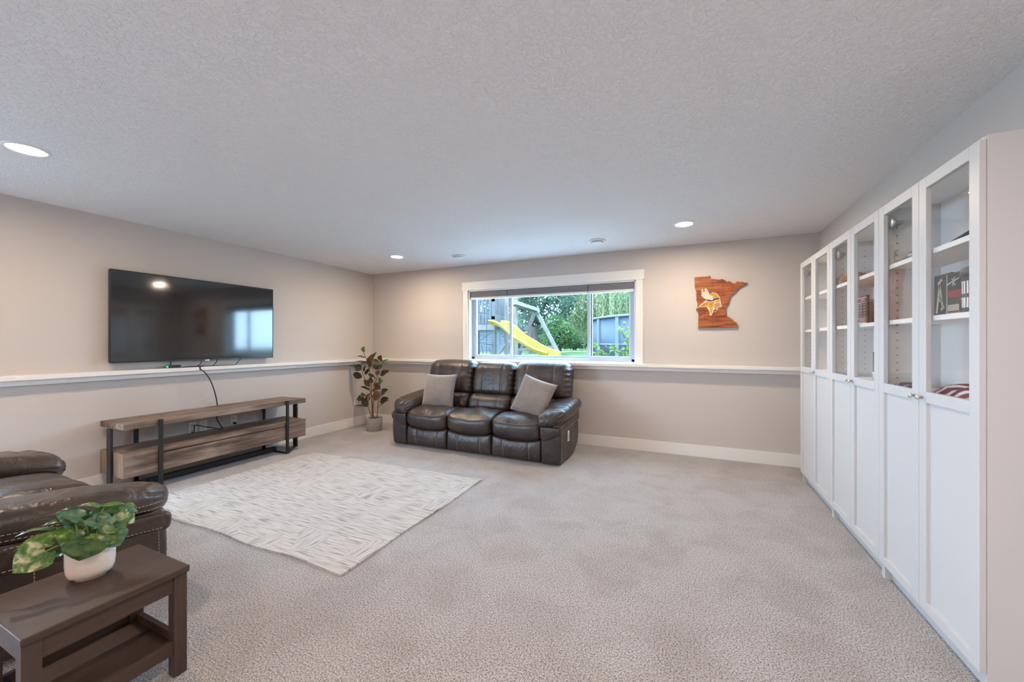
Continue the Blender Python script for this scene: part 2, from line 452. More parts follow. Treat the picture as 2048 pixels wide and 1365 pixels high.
# raised cellular shades
sy = YB + 0.045
ends = [WX0 + 0.022, at(1015, 590, Y=sy).x, at(1176.5, 575, Y=sy).x, WX1 - 0.022]
names = ['grey pleated shade raised above the play tower side of the window', 'wide grey pleated shade raised above the middle of the window', 'grey pleated shade raised above the pool side of the window']
for i in range(3):
    t = thing('window_shade', names[i], 'blind', ((ends[i] + ends[i + 1]) / 2, sy, 1.90), 0, 'raised shades in the window')
    hw = (ends[i + 1] - ends[i]) / 2 - 0.004
    obj('head_rail', bx(-hw, hw, -0.022, 0.022, 0.082, 0.113, 0.003), M['shade'], t)
    bm = bmesh.new()
    for k in range(7): box(bm, -hw, hw, -0.02 + (k % 2) * 0.004, 0.02 - (k % 2) * 0.004, 0.028 + k * 0.0078, 0.028 + (k + 1) * 0.0078)
    bmesh.ops.recalc_face_normals(bm, faces=bm.faces)
    obj('pleats', bm, M['shade'], t)
    obj('bottom_rail', bx(-hw, hw, -0.022, 0.022, 0.0, 0.028, 0.004), M['trim'], t)

# recessed ceiling lights
def can(x, y, label, lens):
    t = thing('recessed_light', label, 'ceiling light', (x, y, H), 0, 'recessed ceiling lights')
    obj('trim_ring', lathe([(0.068, -0.002), (0.072, -0.007), (0.088, -0.007), (0.096, -0.001), (0.096, 0.004), (0.068, 0.004)], 40), M['plastic'], t, True)
    obj('lens', lathe([(0.0, -0.0035), (0.069, -0.0035), (0.069, 0.001), (0.0, 0.001)], 40), lens, t)
can(-3.452, 0.885, 'lit recessed ceiling light above the brown loveseat', M['lens'])
can(-3.405, 3.946, 'lit recessed ceiling light near the potted rubber plant corner', M['lens'])
can(-0.020, 3.965, 'lit recessed ceiling light in front of the wooden wall sign', M['lens'])
can(-0.02, 0.885, 'lit recessed ceiling light in front of the cabinet doors', M['lens'])
can(-3.43, -2.18, 'lit recessed ceiling light over the added patio door end of the room', M['lensrear'])
can(-0.02, -2.18, 'lit recessed ceiling light over the closed rear end of the room', M['lensrear'])

# two round detectors on the ceiling
def detector(x, y, label):
    t = thing('smoke_detector', label, 'smoke detector', (x, y, H), 0, 'ceiling detectors')
    obj('base', lathe([(0.0, -0.016), (0.082, -0.016), (0.088, -0.010), (0.088, 0.002), (0.0, 0.002)], 36), M['plastic'], t, True)
    obj('vent_gap', lathe([(0.0, -0.021), (0.064, -0.021), (0.064, -0.015), (0.0, -0.015)], 36), M['vent'], t)
    obj('cap', lathe([(0.0, -0.040), (0.050, -0.038), (0.062, -0.030), (0.066, -0.021), (0.0, -0.021)], 36), M['plastic'], t, True)
detector(-2.655, 4.235, 'white round ceiling detector close to the light above the rubber plant')
detector(-0.885, 4.220, 'white round ceiling detector close to the light before the wooden sign')

# wall outlets
def outlet(name, label, loc, n=1, plug=False, rz=PI / 2):
    t = thing(name, label, 'outlet', loc, rz, 'wall outlets')
    obj('cover_plate', bx(-0.037, 0.037, -0.007, 0.0, -0.06, 0.06, 0.003), M['plate'], t)
    for z in (-0.024, 0.024):
        s = obj('socket', bx(-0.017, 0.017, -0.010, -0.006, z - 0.016, z + 0.016, 0.003), M['plate'], t)
        obj('slots', boxes([(-0.008, -0.005, -0.0105, -0.009, z - 0.004, z + 0.007), (0.005, 0.008, -0.0105, -0.009, z - 0.004, z + 0.007)]), M['slot'], s)
outlet('wall_outlet', 'white wall outlet beside the potted rubber plant', (XL, 4.463, 0.385))
outlet('wall_outlet', 'white wall plate behind the media console holding the cable plug', (XL, 2.295, 0.40))
outlet('wall_outlet', 'white wall outlet behind the media console next to the plugged one', (XL, 2.392, 0.40))
outlet('wall_outlet', 'single white wall plate behind the console with a small dark plug', (XL, 2.695, 0.405))
t = thing('cable_plug', 'small dark plug in the single wall plate behind the console', 'plug', (XL + 0.008, 2.695, 0.375))
obj('plug_body', bx(0, 0.03, -0.012, 0.012, -0.012, 0.012, 0.004), M['cable'], t)
obj('plug_wire', tube(bmesh.new(), spline([(0.028, 0, 0), (0.05, 0.01, -0.02), (0.045, 0.03, -0.10), (0.03, 0.04, -0.2)]), 0.003, 6), M['cable'], t, True)

# ------------------------------------------------------------------ tall glass-door cabinets along the right wall
CX0, CX1, CYN, DX = 0.979, 1.206, 1.9563, 0.959
def cabinet_proto():
    # local frame: origin at floor, near front corner of the carcass; +y away from the camera, +x into the wall
    t = thing('glass_door_cabinet', 'x', 'cabinet')
    dx = CX1 - CX0; Wd = 0.80
    obj('side_panel', bx(0, dx, 0.0, 0.018, 0.0, 2.02), M['lam'], t)
    obj('side_panel', bx(0, dx, Wd - 0.018, Wd, 0.0, 2.02), M['lam'], t)
    obj('top_panel', bx(0, dx, 0.018, Wd - 0.018, 1.998, 2.02), M['lamin'], t)
    obj('bottom_panel', bx(0, dx, 0.018, Wd - 0.018, 0.085, 0.105), M['lamin'], t)
    obj('back_panel', bx(dx - 0.006, dx, 0.018, Wd - 0.018, 0.10, 2.0), M['lamin'], t)
    obj('plinth', bx(0.03, 0.045, 0.018, Wd - 0.018, 0.0, 0.085), M['lam'], t)
    obj('middle_shelf', bx(0.0, dx - 0.006, 0.018, Wd - 0.018, 1.018, 1.040), M['lamin'], t)
    for z in (1.374, 1.668):
        obj('shelf', bx(0.006, dx - 0.006, 0.018, Wd - 0.018, z, z + 0.022), M['lamin'], t)
    bm = bmesh.new()
    for s in (0.019, Wd - 0.019):
        for z in [1.09 + 0.032 * 1.25 * i for i in range(22)]:
            for q in (0.05, dx - 0.05):
                box(bm, q - 0.0028, q + 0.0028, s - 0.0012, s + 0.0012, z - 0.0028, z + 0.0028)
    h = obj('shelf_pin_holes', bm, M['hole'], t); h['kind'] = 'stuff'
    for i in range(2):
        y0, y1 = 0.4 * i + 0.0018, 0.4 * (i + 1) - 0.0018
        a, b, r = -0.020, -0.001, 0.056
        dr = obj('door', boxes([(a, b, y0, y0 + r, 0.0905, 2.007), (a, b, y1 - r, y1, 0.0905, 2.007),
                                (a, b, y0 + r, y1 - r, 1.957, 2.007), (a, b, y0 + r, y1 - r, 0.0905, 0.134), (a, b, y0 + r, y1 - r, 1.013, 1.061)], 0.0015), M['lam'], t)
        obj('glass_pane', bx(a + 0.012, a + 0.016, y0 + r - 0.005, y1 - r + 0.005, 1.056, 1.962), M['cabglass'], dr)
        obj('lower_panel', bx(a + 0.011, a + 0.017, y0 + r - 0.005, y1 - r + 0.005, 0.13, 1.018), M['lam'], dr)
        hy = 0.4 - 0.030 if i == 0 else 0.4 + 0.030
        k = obj('handle', lathe([(0.0, 0.0), (0.006, 0.0), (0.006, 0.012), (0.011, 0.014), (0.011, 0.022), (0.0, 0.022)], 16), M['nickel'], dr, True)
        k.location = (a, hy, 1.034); k.rotation_euler = (0, -PI / 2, 0)
        if i == 1:   # hinge cup seen through the glass
            hg = obj('hinge', lathe([(0.0, 0.0), (0.026, 0.0), (0.026, 0.008), (0.018, 0.012), (0.0, 0.012)], 20), M['hinge'], dr, True)
            hg.location = (0.012, y1 - r - 0.03, 1.905); hg.rotation_euler = (0, -PI / 2, 0)
            obj('hinge_arm', bx(0.0, 0.05, y1 - r - 0.035, Wd - 0.018, 1.896, 1.914, 0.002), M['hinge'], dr)
    return t
cab = cabinet_proto()
cabl = ['white glass door cabinet holding the striped scarf and dark prints', 'white glass door cabinet holding the framed chart, middle of the row', 'white glass door cabinet in the corner by the window wall']
for i in range(3):
    o = cab if i == 0 else copy_tree(cab)
    o.location = (CX0, CYN + 0.8 * i, 0)
    setp(o, cabl[i], 'cabinet', 'white glass door cabinets along the wall')

# ------------------------------------------------------------------ leather sofas
def gau(a, s): return math.exp(-(a / s) ** 2)
def sobj(name, bm, m, parent):
    bvh = BVHTree.FromBMesh(bm)
    return obj(name, bm, m, parent, True), bvh

def stitch(bvh, pts, d, parent, rad=0.0016, dash=0.010, gap=0.006, lift=0.0012, double=None):
    """thread dashes laid on a cushion along a path (pts are shot along d onto the surface)"""
    d = Vector(d).normalized(); pr = []
    for p in pts:
        p = Vector(p); hit = bvh.ray_cast(p - d * 1.0, d)
        if hit[0] is not None: pr.append(hit[0] - d * lift)
    if len(pr) < 2: return
    bm = bmesh.new()
    # resample by length
    L = [0.0]
    for a, b in zip(pr, pr[1:]): L.append(L[-1] + (b - a).length)
    def pos(s):
        for i in range(len(L) - 1):
            if s <= L[i + 1]:
                q = (s - L[i]) / max(1e-9, L[i + 1] - L[i]); return pr[i].lerp(pr[i + 1], q)
        return pr[-1]
    s = 0.0
    while s + dash < L[-1]:
        tube(bm, [pos(s), pos(s + dash * 0.5), pos(s + dash)], rad, 5); s += dash + gap
    return obj('stitching', bm, M['thread'], parent)

def lin(a, b, n=40):
    a, b = Vector(a), Vector(b); return [a.lerp(b, i / n) for i in range(n + 1)]

def make_sofa(name, label, nseat, leather, loc, rz, tag=False, deep=0.0, SW=0.595):
    t = thing(name, label, 'sofa', loc, rz)
    inner = SW * nseat; half = inner / 2
    x0s = [-half + SW * (i + 0.5) for i in range(nseat)]
    AW = 0.205
    # hidden carcass
    obj('frame', bx(-half - 0.02, half + 0.02, 0.07, 0.66, 0.02, 0.33), M['liner'], t)
    # footrest fronts
    for i, xc in enumerate(x0s):
        def fn(x, y, z, u, v, w):
            fr = max(0.0, -v)
            top = 0.030 * (1 - u * u) * max(0.0, w)
            yy = y - fr * (0.022 * (1 - w * w) * (1 - 0.5 * u ** 4))
            yy += fr * 0.008 * (gau(u - 0.52, 0.035) + gau(u + 0.52, 0.035))
            return (x, yy, z - top)
        o, b = sobj('footrest', rbox(xc, 0.035, 0.138, SW / 2 - 0.004, 0.045, 0.118, 0.026, (44, 3, 10), 3, fn), leather, t)
        for u in (-0.52, 0.52):
            xx = xc + u * (SW / 2 - 0.004)
            stitch(b, lin((xx + 0.008, 0, 0.045), (xx + 0.008, 0, 0.222), 14), (0, 1, 0), o)
    # seat cushions
    for i, xc in enumerate(x0s):
        def fn(x, y, z, u, v, w):
            fr = max(0.0, -v) ** 2
            zz = z + 0.022 * (1 - u * u) * (1 - min(1, abs(v)) ** 4) * max(0, w)
            zz -= 0.046 * (1 - u * u) * fr * max(0.0, -w) * 1.0
            zz -= 0.024 * fr * max(0.0, w)
            zz -= 0.040 * max(0.0, v + 0.2) / 1.2 * max(0.0, w)
            zz -= 0.020 * fr * (1 - u * u) * max(0, w)
            yy = y - fr * 0.045 * (1 - w * w) * (1 - 0.6 * u ** 4)
            zz += 0.006 * math.sin(7 * u + 4 * v + i) * (1 - u * u) * max(0, w)
            zz -= 0.016 * max(0, w) * (gau(v - 0.62, 0.10)) * (1 - 0.3 * u * u)
            return (x, yy, zz)
        o, b = sobj('seat_cushion', rbox(xc, 0.265 + deep / 2, 0.362, SW / 2 - 0.003, 0.285 + deep / 2, 0.112, 0.062, (22, 22, 8), 4, fn), leather, t)
        pts = []
        for k in range(41):
            u = -0.93 + 1.86 * k / 40
            pts.append((xc + u * SW / 2, 0.0, 0.437 - 0.032 * (1 - u * u)))
        stitch(b, pts, (0, 1, 0), o)
    # backs: lumbar roll and upper cushion for every seat; the outer ones reach over the arms
    lean = math.tan(math.radians(13))
    for i, xc in enumerate(x0s):
        wide = 0.115
        xa, xb = xc - SW / 2, xc + SW / 2
        if i == 0: xa -= wide
        if i == nseat - 1: xb += wide
        outer = i in (0, nseat - 1)
        cx, hx = (xa + xb) / 2, (xb - xa) / 2 - 0.004
        la, lb = xc - SW / 2 + 0.003, xc + SW / 2 - 0.003
        def fl(x, y, z, u, v, w):
            yy = y - 0.040 * max(0, -v) * (1 - w * w) * (1 - 0.3 * u * u)
            pl = 0.005 * math.sin(w * 16) * (abs(u) ** 6)
            yy += 0.007 * max(0, -v) * (gau(u - 0.5, 0.04) + gau(u + 0.5, 0.04)) - pl
            return (x, yy + z * lean, z)
        o, b = sobj('lumbar_cushion', rbox((la + lb) / 2, 0.545 + deep, 0.522, (lb - la) / 2, 0.095, 0.110, 0.07, (30, 6, 12), 4, fl), leather, t)
        for u in (-0.5, 0.5):
            xx = (la + lb) / 2 + u * (lb - la) / 2
            stitch(b, lin((xx + 0.010, 0, 0.440), (xx + 0.010, 0, 0.606), 14), (0, 1, 0), o)
        hz = 0.213 if outer else 0.204
        zc = 0.612 + hz - 0.004
        def fb(x, y, z, u, v, w):
            f = max(0, -v)
            yy = y - (0.042 if outer else 0.030) * f * (1 - abs(w) ** 3) * (1 - 0.4 * u ** 4)
            yy += 0.009 * f * (gau(u - 0.5, 0.035) + gau(u + 0.5, 0.035))
            e = abs(u) ** 8
            yy += 0.007 * math.sin(w * 22 + 3) * e * f
            xx = x + 0.006 * math.sin(w * 22) * (u ** 9)
            zz = z + 0.014 * (1 - u * u) * max(0, w) - 0.016 * abs(u) ** 6 * max(0, w)
            return (xx, yy + z * lean + 0.012 * e, zz)
        o, b = sobj('back_cushion', rbox(cx, 0.665 + deep, zc, hx, 0.105, hz, 0.075, (34, 6, 22), 4, fb), leather, t)
        for u in (-0.5, 0.5):
            xx = cx + u * hx + 0.010
            stitch(b, lin((xx, 0, zc - hz + 0.05), (xx, 0, zc + hz - 0.03), 20), (0, 1, 0), o)
        stitch(b, [(cx + hx * (-0.86 + 1.72 * k / 30), 0, zc + hz - 0.030) for k in range(31)], (0, 1, 0), o)
    # rear shell
    def fs(x, y, z, u, v, w): return (x, y + (z + 0.30) * lean * 0.9, z)
    o, b = sobj('back_shell', rbox(0, 0.690 + deep, 0.545, half + 0.10, 0.05, 0.425, 0.03, (8, 2, 8), 2, fs), leather, t)
    # arms
    for s in (-1, 1):
        xc = s * (half + AW / 2)
        def fa(x, y, z, u, v, w):
            # rear lower corner is cut away and the rear leans
            zz = z
            if v > 0.5 and w < 0: zz = z + 0.10 * (v - 0.5) / 0.5 * (-w)
            return (x + s * 0.012 * (1 - w * w) * max(0, u * s), y - 0.010 * max(0, -v) * (1 - w * w), zz)
        o, b = sobj('arm_side', rbox(xc, 0.315, 0.230, AW / 2, 0.335, 0.212, 0.022, (6, 14, 8), 2, fa), leather, t)
        xo = xc + s * AW / 2
        stitch(b, lin((xo, 0.012, 0.03), (xo, 0.012, 0.36), 20), (-s, 0, 0), o)
        stitch(b, lin((xo, 0.42, 0.06), (xo, 0.42, 0.38), 20), (-s, 0, 0), o)
        # upper band that wraps the arm under the pad, its lower edge in an S-curve at the front
        def fu(x, y, z, u, v, w):
            zz = z
            inn = max(0.0, -u * s)
            if w < 0: zz = z - 0.105 * max(0, -v) ** 3 * (0.25 + 0.75 * (0.5 - 0.5 * math.cos(PI * min(1, (1 - u * s) / 2 * 1.25)))) * (-w)
            zz += 0.045 * v * (0.5 + 0.5 * w) + 0.030 * max(0, v)
            return (x, y - 0.012 * max(0, -v) * (1 - w * w), zz)
        o, b = sobj('arm_band', rbox(xc + s * 0.004, 0.315, 0.400, AW / 2 + 0.012, 0.352, 0.058, 0.026, (14, 18, 6), 3, fu), leather, t)
        xo = xc + s * (AW / 2 + 0.016)
        stitch(b, [(xo, 0.0 + 0.62 * k / 50, 0.430 + 0.052 * (k / 50)) for k in range(51)], (-s, 0, 0), o)
        stitch(b, [(xo, 0.0 + 0.62 * k / 50, 0.362 - 0.020 * (1 - k / 50) ** 3 + 0.03 * (k / 50)) for k in range(51)], (-s, 0, 0), o)
        # padded arm rest, dipping to the front with gathers at the nose
        def fp(x, y, z, u, v, w):
            f = max(0.0, -v); o_ = max(0.0, u * s)
            zz = z + 0.092 * (v + 1) / 2 + 0.014 * (1 - v * v) * max(0, w) * (1 - 0.5 * u * u)
            zz -= 0.022 * f ** 4
            zz += s * u * 0.020 * f
            g = 0.0055 * math.sin(13 * math.atan2(w, u + 1e-6) + 1.0) * f ** 4
            g2 = 0.0050 * math.sin(y * 62) * max(0, w) * (1 if u * s > 0 else 0.25) * max(0, 0.25 - v * 0.9)
            xx = x * (1 - 0.16 * f ** 3) - s * 0.015 * f ** 2
            yy = y + 0.085 * o_ * o_ * f + 0.012 * (1 - w) * 0.5
            return (xx + g * u, yy, zz + g * w + g2)
        o, b = sobj('arm_pad', rbox(xc + s * 0.004, 0.292, 0.482, 0.152, 0.372, 0.064, 0.062, (18, 44, 4), 5, fp), leather, t)
        for zoff in (-0.026,):
            stitch(b, [(xc + s * 0.2, -0.02 + 0.66 * k / 60, 0.470 + 0.088 * (k / 60)) for k in range(61)], (-s, 0, 0), o)
            stitch(b, [(xc + s * 0.2, -0.02 + 0.66 * k / 60, 0.442 + 0.088 * (k / 60)) for k in range(61)], (-s, 0, 0), o)
        if tag and s > 0:
            tg = obj('care_tag', bx(0, 0.002, -0.028, 0.028, -0.055, 0.055), M['plate'], t)
            tg.location = (xc + AW / 2 + 0.013, 0.235, 0.275)
            obj('tag_print', boxes([(0.002, 0.0026, -0.02, 0.02, -0.04 + 0.02 * q, -0.033 + 0.02 * q) for q in range(4)]), M['slot'], tg)
    return t

make_sofa('reclining_sofa', 'dark leather three seat reclining sofa under the window', 3, M['leather'], (-2.275, 3.845, 0), math.radians(-1.1), True)
make_sofa('reclining_loveseat', 'brown leather loveseat beside the dark side table', 2, M['leather2'], (-3.195, 1.06, 0), PI, False, 0.09, 0.56)

# throw pillows
def throw_pillow(label, loc, rot, a=0.225, T=0.085):
    t = thing('throw_pillow', label, 'pillow', loc, 0, 'throw pillows on the sofa')
    t.rotation_euler = rot
    n = 30; bm = bmesh.new(); V = {}
    for s in (1, -1):
        for i in range(n + 1):
            for j in range(n + 1):
                u, v = -1 + 2 * i / n, -1 + 2 * j / n
                if s == -1 and (i in (0, n) or j in (0, n)): V[s, i, j] = V[1, i, j]; continue
                th = T * (max(0, (1 - u * u) * (1 - v * v))) ** 0.42
                wr = 0.006 * math.sin(22 * v + 5 * u) * abs(u) ** 5 + 0.006 * math.sin(20 * u + 4 * v) * abs(v) ** 5
                x = a * u * (1 - 0.07 * (1 - v * v)); z = a * v * (1 - 0.07 * (1 - u * u))
                V[s, i, j] = bm.verts.new((x, -s * th + wr * (1 - max(abs(u), abs(v)) ** 8), z))
        for i in range(n):
            for j in range(n): bm.faces.new((V[s, i, j], V[s, i + 1, j], V[s, i + 1, j + 1], V[s, i, j + 1]))
    bmesh.ops.recalc_face_normals(bm, faces=bm.faces)
    obj('cushion', bm, M['pillow'], t, True)
    P = []
    for k in range(81):
        q = k / 20; e = int(q) % 4; f = -1 + 2 * (q - int(q))
        u, v = [(f, -1), (1, f), (-f, 1), (-1, -f)][e]
        P.append((a * u * (1 - 0.07 * (1 - v * v)), 0, a * v * (1 - 0.07 * (1 - u * u))))
    obj('piping', tube(bmesh.new(), P, 0.004, 6), M['piping'], t, True)
throw_pillow('taupe throw pillow set square against the rubber plant end of the sofa', (-2.905, 4.165, 0.655), Euler((math.radians(-16), 0, math.radians(7))))
throw_pillow('taupe throw pillow tilted on one corner by the tagged arm of the sofa', (-1.585, 4.115, 0.660), Euler((math.radians(-20), math.radians(15), math.radians(-10))), a=0.222)

# ------------------------------------------------------------------ rug
RX0, RX1, RY0, RY1 = -3.96, -1.722, 1.552, 3.155
def make_rug():
    bm = bmesh.new(); nx, ny = 60, 46; g = {}
    for i in range(nx + 1):
        for j in range(ny + 1):
            u, v = i / nx, j / ny
            x = RX0 + (RX1 - RX0) * u; y = RY0 + (RY1 - RY0) * v
            e = min(v, 1 - v, u, 1 - u)
            y += 0.010 * math.sin(u * 17) * max(0, 1 - v * 6)
            x += 0.006 * math.sin(v * 11 + 1) * max(0, 1 - (1 - u) * 6)
            z = 0.011 + 0.005 * max(0, math.sin(u * 23 + 1.2)) * max(0, 1 - v * 9) + 0.004 * max(0, math.sin(v * 15)) * max(0, 1 - (1 - u) * 9)
            g[i, j] = bm.verts.new((x, y, z))
    for i in range(nx):
        for j in range(ny): bm.faces.new((g[i, j], g[i + 1, j], g[i + 1, j + 1], g[i, j + 1]))
    ext = bmesh.ops.extrude_face_region(bm, geom=list(bm.faces))
    for v in [q for q in ext['geom'] if isinstance(q, bmesh.types.BMVert)]: v.co.z = max(-0.002, v.co.z - 0.012)
    bmesh.ops.recalc_face_normals(bm, faces=bm.faces)
    o = obj('area_rug', bm, M['rug'])
    setp(o, 'cream area rug with broken brown dashes in front of the console', 'rug')
make_rug()

# ------------------------------------------------------------------ television, its box and cables
tv = thing('television', 'large black flat screen television mounted on the wall above the ledge', 'television', (XL, 2.3685, 1.512))
hw, hh = 0.7305, 0.413
obj('back_shell', bx(0.035, 0.072, -hw + 0.004, hw - 0.004, -hh + 0.004, hh - 0.004, 0.004), M['tvframe'], tv)
obj('wall_mount', bx(0.0, 0.036, -0.22, 0.22, -0.2, 0.2), M['metal'], tv)
obj('bezel', boxes([(0.066, 0.081, -hw, hw, -hh, -hh + 0.012), (0.066, 0.081, -hw, hw, hh - 0.008, hh), (0.066, 0.081, -hw, -hw + 0.008, -hh + 0.012, hh - 0.008), (0.066, 0.081, hw - 0.008, hw, -hh + 0.012, hh - 0.008)], 0.0015), M['tvframe'], tv)
obj('screen', bx(0.066, 0.0785, -hw + 0.007, hw - 0.007, -hh + 0.011, hh - 0.007), M['screen'], tv)
obj('brand_tab', bx(0.068, 0.084, -0.022 + 0.02, 0.022 + 0.02, -hh - 0.010, -hh + 0.003, 0.002), M['silver'], tv)

LZ = 1.03
mb = thing('media_box', 'small dark media box with a green light on the ledge', 'media box', (XL + 0.052, 2.03, LZ))
by = at(348, 738, X=XL + 0.06).y
mb.location.y = by
obj('case', bx(-0.03, 0.03, -0.052, 0.052, 0, 0.027, 0.004), M['cable'], mb)
obj('status_light', bx(-0.012, 0.024, -0.0545, -0.051, 0.006, 0.022), emit('green_led', (0.1, 0.9, 0.35), 1.2), mb)
obj('port_plugs', boxes([(-0.02 + 0.014 * k, -0.012 + 0.014 * k, 0.05, 0.085, 0.006, 0.018) for k in range(3)], 0.002), M['silver'], mb)

def cable(label, pts, r=0.0045, grp='cables under the television'):
    path = []
    for p in spline(pts, 8):
        if p.x < XL + 0.104 and 0.93 < p.z < LZ + r: p.z = LZ + r      # rest on the ledge cap
        path.append(p)
    o = obj('cable', tube(bmesh.new(), path, r, 6), M['cable'], None, True)
    setp(o, label, 'cable', grp); return o
cx = XL + 0.075
def cp(px, py, X=None): return at(px, py, X=X if X is not None else cx)
cable('black cable hanging from the television straight to the media box', [cp(342, 720, XL + 0.05), cp(341.5, 728, XL + 0.055), cp(344, 735, XL + 0.06), cp(352, 738.5, XL + 0.06)])
cable('black cable curling from the middle of the television to the cable bundle', [cp(402.5, 716, XL + 0.05), cp(402, 726), cp(396, 732), cp(384, 736), cp(374, 737.5), cp(364, 738)], 0.0035)
cable('black cable from beside the brand tab down to the cable bundle', [cp(433, 714, XL + 0.05), cp(434, 722), cp(427, 731), cp(418, 737), cp(406, 739), cp(392, 739.5), cp(378, 738)], 0.004)
cable('black cable looping low from the window end of the television', [cp(486, 712, XL + 0.05), cp(476, 724), cp(464, 737, XL + 0.09), cp(450, 741.5, XL + 0.1), cp(436, 740.5), cp(420, 738.5), cp(400, 738.5), cp(382, 738.5)], 0.0035)
cable('knotted black cable bundle lying on the ledge beside the media box', [cp(364, 737), cp(372, 736), cp(381, 738.5), cp(390, 737.5), cp(399, 739.5), cp(407, 738), cp(398, 736.5), cp(388, 739), cp(378, 737.5)], 0.006)
xo = XL + 0.112
cable('long black cable arching off the ledge down to the console shelf', [cp(388, 738), cp(397, 738.5, XL + 0.095), cp(404, 741, XL + 0.112), cp(411, 747, XL + 0.122), cp(420, 760, XL + 0.13), cp(428, 780, XL + 0.13), cp(433, 800, XL + 0.07), cp(434.5, 814, XL + 0.034), cp(434, 838, XL + 0.034), cp(438, 846, XL + 0.06), cp(447, 860, XL + 0.14)], 0.0055)
cable('black cord running along the console shelf to the wall plate', [at(452, 862, X=XL + 0.20), at(436, 858, X=XL + 0.16), at(410, 854, X=XL + 0.08), at(391, 851, X=XL + 0.04), at(389, 856, X=XL + 0.03), at(388.5, 864, X=XL + 0.03), at(383, 865, X=XL + 0.012)], 0.0045)

# ------------------------------------------------------------------ media console
mc = thing('media_console', 'long reclaimed wood console with black metal legs below the television', 'console', (-4.40, 2.42, 0))
HL = 0.834
for k, (a, b) in enumerate(((-0.200, -0.001), (0.001, 0.200))):
    for (y0, y1) in ((-HL, -0.585), (-0.583, 0.583), (0.585, HL)):
        obj('top_plank', bx(a, b, y0 + 0.0008, y1 - 0.0008, 0.556, 0.606 + (0.001 if k else 0), 0.003), M['wood'], mc)
lb = obj('lower_box', bx(-0.200, 0.165, -HL + 0.004, HL - 0.004, 0.158, 0.360, 0.002), M['wood'], mc)
obj('front_board', bx(0.163, 0.200, -HL + 0.004, -0.585, 0.158, 0.360, 0.002), M['wood'], lb)
obj('front_board', bx(0.163, 0.200, 0.585, HL - 0.004, 0.158, 0.360, 0.002), M['wood'], lb)
obj('front_rail', bx(0.163, 0.200, -0.583, 0.583, 0.320, 0.360, 0.002), M['wood'], lb)
obj('drawer_front', bx(0.175, 0.199, -0.582, 0.582, 0.160, 0.311, 0.002), M['wood'], mc)
for s in (-1, 1):
    y = s * HL
    for k in range(8):
        a = -0.198 + k * 0.0495
        obj('end_stave', bx(a, a + 0.0488, min(y, y - s * 0.008), max(y, y - s * 0.008), 0.158, 0.360, 0.0015), M['woodend'], lb)
for s in (-1, 1):
    yf = s * 0.590
    obj('leg', bx(0.201, 0.216, yf - 0.016, yf + 0.016, 0.0, 0.610, 0.002), M['metal'], mc)
    obj('leg', bx(-0.216, -0.201, yf - 0.016, yf + 0.016, 0.0, 0.600, 0.002), M['metal'], mc)
    ye = s * (HL + 0.010)
    obj('leg', bx(-0.034, 0.034, ye - 0.009, ye + 0.009, 0.0, 0.556, 0.002), M['metal'], mc)
    obj('floor_bar', bx(-0.203, 0.203, yf - 0.016, yf + 0.016, 0.0, 0.015, 0.002), M['metal'], mc)
    fb = obj('floor_bar', bx(-0.165, 0.165, -0.022, 0.022, 0.001, 0.014, 0.002), M['metal'], mc)
    fb.location = (0.102, s * 0.716, 0); fb.rotation_euler = (0, 0, math.atan2(s * 0.26, -0.205))
obj('stretcher', bx(-0.022, 0.022, -0.59, 0.59, 0.016, 0.060, 0.002), M['metal'], mc)

# ------------------------------------------------------------------ side table
TX0, TX1, TY0, TY1, TZ = -2.150, -1.762, 0.440, 0.862, 0.412
st = thing('side_table', 'dark espresso side table with a low tray shelf', 'table', ((TX0 + TX1) / 2, (TY0 + TY1) / 2, 0))
ax, ay = (TX1 - TX0) / 2, (TY1 - TY0) / 2
obj('table_top', bx(-ax, ax, -ay, ay, TZ - 0.024, TZ, 0.004), M['espresso'], st)
lw = 0.042
for sx in (-1, 1):
    for sy in (-1, 1):
        xa, ya = sx * (ax - 0.012), sy * (ay - 0.004)
        obj('leg', bx(min(xa, xa - sx * lw), max(xa, xa - sx * lw), min(ya, ya - sy * lw), max(ya, ya - sy * lw), 0, TZ - 0.024, 0.002), M['espressoz'], st)
for s in (-1, 1):
    xa = s * (ax - 0.018)
    obj('apron', bx(min(xa, xa - s * 0.018), max(xa, xa - s * 0.018), -ay + 0.044, ay - 0.044, TZ - 0.088, TZ - 0.024, 0.001), M['espresso'], st)
    obj('shelf_rail', bx(min(xa, xa - s * 0.018), max(xa, xa - s * 0.018), -ay + 0.044, ay - 0.044, 0.088, 0.142, 0.001), M['espresso'], st)
    ya = s * (ay - 0.010)
    obj('apron', bx(-ax + 0.054, ax - 0.054, min(ya, ya - s * 0.018), max(ya, ya - s * 0.018), TZ - 0.088, TZ - 0.024, 0.001), M['espressoz'], st)
    obj('shelf_rail', bx(-ax + 0.054, ax - 0.054, min(ya, ya - s * 0.018), max(ya, ya - s * 0.018), 0.088, 0.142, 0.001), M['espressoz'], st)
obj('shelf', bx(-ax + 0.030, ax - 0.030, -ay + 0.02, ay - 0.02, 0.096, 0.112), M['espresso'], st)

